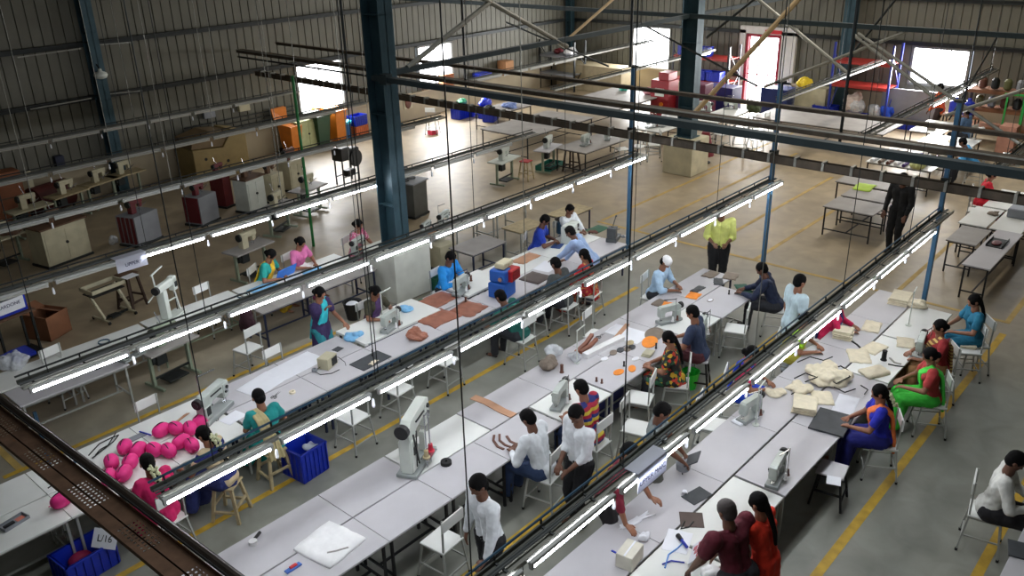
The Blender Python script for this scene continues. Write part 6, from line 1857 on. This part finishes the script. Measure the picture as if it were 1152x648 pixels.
rack(32.6, 11.6, 2.1, .9, 2.9, (1.35, 2.2), mat('blue rack post', (36, 50, 140), .5), red_paint, 'tall blue rack with red shelves left of the bright window')
rack(32.6, 18.2, 2.6, .9, 2.4, (.9, 1.85), mat('dark rack post', (50, 54, 60), .5), red_paint, 'rack with orange shelves and blue crates right of the far column')
rack(31.6, 25.0, 2.0, .8, 2.2, (.7, 1.5), steel_dark, grey_paint, 'dark rack with parcels in the corner')
def box_at(name, x, y, z, L, W_, H_, m, label, cat='box', rz=0):
    return tag(MB().slab(-L / 2, L / 2, -W_ / 2, W_ / 2, 0, H_, .015).build(name, m, loc=(x, y, z)), label, cat)


for i, (x, y, z) in enumerate(((32.4, 17.6, .96), (32.4, 18.3, .96), (32.4, 18.2, 1.91), (32.4, 19.0, 1.91))):
    proto_copy('crate%s%s%s%s' % (.6, .42, .38, blue_plastic.name), make_crate, (x, y, z), R(90), ['right', 'left'][i % 2] + ' blue crate on the %s shelf of the orange shelved rack' % ['lower', 'upper'][i // 2])
box_at('maroon_box', 32.3, 17.9, 0.02, .6, 1.2, .7, maroon_paint, 'maroon box at the bottom of the orange shelved rack')
t = thing('red_machine', 'red upright machine before the corner window', 'machine', (29.0, 18.9 - 1.0, 0)); MB().slab(-.35, .35, -.4, .4, 0, 1.5, .02).slab(-.3, .3, -.35, .1, 1.5, 1.8, .02).build('housing', mat('bright red machine', (140, 24, 34), .45), t); MB().slab(-.37, -.35, -.2, .2, .9, 1.2, .004).build('panel', enamel, t); MB().cyl((-.4, -.1, .6), (-.35, -.1, .6), .08).build('lamp', org, t)
t = thing('purple_machine', 'dark red and purple machine right of the bright red one', 'machine', (29.6, 16.9, 0)); MB().slab(-.4, .4, -.7, .6, 0, 1.0, .02).slab(-.3, .3, -.6, 0, 1.0, 1.4, .03).build('housing', mat('purple red', (96, 30, 60), .5), t); MB().slab(-.42, -.4, -.5, .4, .3, .8, .004).build('panel', enamel, t)
box_at('navy_machine', 31.0, 16.6, 0, .8, 1.5, 1.1, mat('deep navy', (30, 32, 90), .5), 'navy box machine beside the doorway', 'machine')
for i, (u, v, m, r, h_) in enumerate(((738, 118, white_cloth, .5, .35), (752, 113, white_cloth, .4, .4), (728, 92, mat('teal film', (60, 170, 150), .4), .3, .3), (640, 60, white_cloth, .45, .4), (606, 62, maroon_paint, .3, .3), (706, 92, mat('pale pink bundle', (210, 150, 160), .8), .3, .3), (596, 95, mat('blue white bundle', (110, 130, 180), .8), .5, .2), (608, 98, steel_dark, .3, .15))):
    pile('bundle', u, v, r, h_, m, ['white cloth heap left of the far column', 'tall white heap touching the far column', 'teal bag before the corner window', 'white parcel on the corner rack', 'dark red parcel by the left wall corner', 'pale pink bundle beside the beige partition', 'blue and white bundle on the left wall bench', 'dark parts on the left wall bench'][i], 'bundle', z=.78, seed=100 + i, n=4).location = [(25.0, 15.5, .75), (25.9, 15.7, .75), (29.1, 19.9, .85), (31.6, 24.6, 1.56), (31.6, 25.3, 1.56), (28.9, 18.6, .85), (24.4, 21.9, .75), (23.7, 22.2, .75)][i]
box_at('cardboard_carton', 28.5, 25.72, 1.022, .5, .5, .6, mat('tan carton', (170, 124, 84), .8), 'tan carton on the ledge left of the corner')
box_at('cardboard_carton', 24.9, 25.76, 1.022, .5, .4, .55, mat('orange carton', (150, 84, 44), .8), 'brown carton under the second bright window')
box_at('blue_crate_block', 27.0, 25.72, 1.022, .7, .5, .3, blue_plastic, 'blue crate against the left wall near the corner', 'crate')
# machines and seats in the middle distance on the right of the far column
for i, (u, v) in enumerate(((700, 175), (718, 172), (736, 170), (812, 158), (832, 160), (850, 164), (868, 150), (846, 132), (828, 135), (720, 150))):
    seat_at(u, v - 8, 60 + 35 * i, ORD[i] + ' small far chair from the left in the crowd of seats round the far column')
for i, (x, y) in enumerate(((26.9, 15.5), (27.9, 15.5), (28.7, 14.9), (24.6, 15.6), (21.4, 16.0), (22.4, 15.9))):
    proto_copy('mflat', make_flatbed, (x, y, .75), R(70 + 30 * i), ORD[i] + ' tiny machine in the far middle distance, counted from the doorway', 'tiny machines in the far middle distance', (1, 1, 1))
pile('plant_heap', 848, 125, .4, .45, mat('olive leaves', (60, 70, 40), .8), 'dark olive heap before the bright doorway', 'heap', z=.78, seed=121)
t = thing('maroon_cloth_stand', 'maroon cloth hanging on a stand by the far plinth', 'stand', on(792, 183, 0)); MB().bar((0, 0, 0), (0, 0, 1.0), .04).cyl((0, 0, 0), (0, 0, .03), .2).build('pole', steel_dark, t); MB().cyl((0, 0, .25), (0, 0, 1.0), .3, .12, n=14).build('cloth', mat('maroon cloth', (110, 24, 34), .8), t)
# right part of the back wall
cabinet('low_cupboard', 921, 112, 90, 1.2, .6, 1.1, enamel_cream, 'cream low cupboard under yellow cloth by the back wall').location = (32.7, 13.5, 0)
pile('yellow_cloth', 931, 84 + 4, .42, .4, mat('yellow fabric', (214, 186, 40), .8), 'yellow cloth bundle on the cream cupboard', 'cloth', z=1.12, seed=131)
box_at('blue_bin', 32.3, 14.75, 0, .8, 1.1, 1.0, mat('deep blue panel', (26, 44, 100), .5), 'deep blue long bin right of the doorway', 'bin')
crate(938, 128, 90, 'blue crate on the floor before the cream cupboard', .8, .55, .5)
stool('wood', at(905, 128).x, at(905, 128).y, 20, 'pale wooden stool before the cream cupboard', .6, .2)
for i, (u, v, r, h_, m) in enumerate(((970, 120, .5, .8, mat('pinkish film sack', (206, 190, 180), .5)), (992, 112, .5, .7, clear_bag), (1000, 122, .4, .5, clear_bag), (1006, 126, .3, .5, mat('bright blue film', (40, 90, 220), .4)))):
    pile('film_sack', u, v, r, h_, m, ['pinkish sack under the red shelved rack', 'milky sack behind the pinkish one', 'milky sack spilling to the right', 'bright blue film bag beside the milky sacks'][i], 'sack', z=.35, seed=140 + i)
crate(972, 136, 90, 'flat blue crate under the pinkish sack', 1.5, .7, .3)
crate(1002, 134, 90, 'flat blue crate under the milky sacks', 1.2, .7, .3)
crate(1032, 138, 90, 'blue crate beneath the cutting table end', .9, .5, .3)
box_at('grey_screen', 32.7, 9.9, 0, .1, 2.0, 1.35, grey_paint, 'grey screen board under the bright window', 'screen')
rack(32.2, 6.6, 2.6, .8, 2.0, (.5, 1.1, 1.7), steel_dark, cardboard, 'dark rack loaded with brown goods at the right end')
for i in range(12):
    yy = 5.6 + (i % 6) * .38; zz = 1.77 if i < 6 else 1.17
    tag(MB().lathe([(.08, 0), (.13, .05), (.13, .28), (.06, .36)], 12).build('canister', [steel_dark, brown_dark, grey_paint, mat('olive tin', (90, 90, 50), .6)][i % 4], loc=(32.1, yy, zz)), '%s canister from the right on the %s shelf of the loaded rack' % (ORD[i % 6], 'top' if i < 6 else 'middle'), 'canister', 'canisters on the loaded rack')
for i in range(2):
    t = thing('water_can', ['left', 'right'][i] + ' blue water can near the capped man', 'can', (31.4, 8.05 - i * .42, .95)); MB().lathe([(.15, 0), (.18, .05), (.18, .42), (.06, .5), (.06, .56)], 14).build('can', blue_plastic, t)
t = thing('can_shelf', 'pale shelf carrying the blue water cans', 'shelf', (31.4, 7.8, 0)); MB().slab(-.25, .25, -.6, .6, .9, .94, .004).build('board', cardboard, t)
for a in (-.2, .2):
    for b in (-.5, .5): MB().bar((a, b, 0), (a, b, .9), .04).build('leg', steel_dark, t)
t = thing('green_stand', 'bright green post stand at the right end', 'stand', on(1140, 175, 0)); MB().bar((0, 0, 0), (0, 0, 2.3), .08).bar((0, -.5, 1.9), (0, .6, 1.9), .06).bar((0, .5, 0), (0, .5, 1.9), .05).build('frame', mat('bright green paint', (30, 150, 60), .5), t)
box_at('pink_crate_stack', 30.5, 6.1, 0, .6, .5, 1.0, mat('faded pink carton', (180, 130, 110), .8), 'faded pink carton behind the capped man', 'carton')
stool('wood', at(1128, 170).x, at(1128, 170).y, 10, 'red-edged wooden seat at the right end', .6, .2)
pile('yellow_film', 1031, 190, .25, .4, mat('pale yellow film', (206, 210, 140), .5), 'pale yellow film at the end of the fabric rolls', 'film', z=.76, seed=151)
pile('grey_bundle', 800, 248, .2, .26, mat('slate bundle', (96, 104, 112), .8), 'slate grey bundle held by the man in yellow-green', 'bundle', z=1.1, seed=152, n=3)
t = cabinet('tall_chest', 497, 300, 0, .5, .5, .6, enamel_cream, 'small chest on the floor beside the plinth table', door=False)
crate(492, 322, 5, 'green crate under the grey plinth table', .5, .35, .3, mat('green crate plastic', (20, 90, 70), .5))
t = thing('black_bucket', 'black bucket with rubbish under the dusty bench', 'bucket', on(398, 358, 0)); MB().lathe([(.13, 0), (.19, .36), (.2, .38), (.17, .36), (.12, .03)], 16, closed=False).build('bucket', black_pl, t); MB().ell((0, 0, .3), (.14, .14, .07)).build('rubbish', paper, t)
t = thing('green_bucket', 'bright green bucket under the bench by the floral dress', 'bucket', on(776, 436, 0)); MB().lathe([(.1, 0), (.15, .3), (.16, .32), (.13, .3), (.09, .03)], 16, closed=False).build('bucket', mat('bright green plastic', (40, 200, 60), .4), t); MB().tube([(-.15, 0, .3), (-.1, 0, .42), (.1, 0, .42), (.15, 0, .3)], .006).build('handle', chrome, t)
rcloth('navy_cloth', 685, 465, .9, .04, mat('navy cloth', (36, 42, 92), .8), 'navy cloth roll lying under the middle bench', 'cloth', 0, .35, 0.0, seed=161)

# seats under the seated figures
for (lb, pose, seat, loc, deg, on) in SEATED:
    if pose != 'sit' or on is None: continue
    who = lb.split(',')[0].split()
    if len(who) > 11: who = who[:11]
    while who[-1] in ('a', 'the', 'in', 'and', 'with', 'by', 'on', 'to', 'of', 'at', 'her', 'over'): who.pop()
    q = Vector((math.cos(R(deg)), math.sin(R(deg)))) * -.03
    if on == 'chair': chair(loc.x + q.x, loc.y + q.y, deg, 'white chair carrying the ' + ' '.join(who))
    else: stool(on, loc.x, loc.y, deg + 8, {'wood': 'pale wooden', 'black': 'black-legged', 'dark': 'dark'}[on] + ' stool carrying the ' + ' '.join(who), seat, .16)

# fuse every figure's skin and garments once
bpy.context.view_layer.update()
dg = bpy.context.evaluated_depsgraph_get()
for o in BLOBS:
    me = bpy.data.meshes.new_from_object(o.evaluated_get(dg), preserve_all_data_layers=False, depsgraph=dg)
    me.name = o.name
    mt = o.data.materials[0]
    o.modifiers.clear(); o.data = me
    if not me.materials: me.materials.append(mt)
    me.polygons.foreach_set('use_smooth', [True] * len(me.polygons))
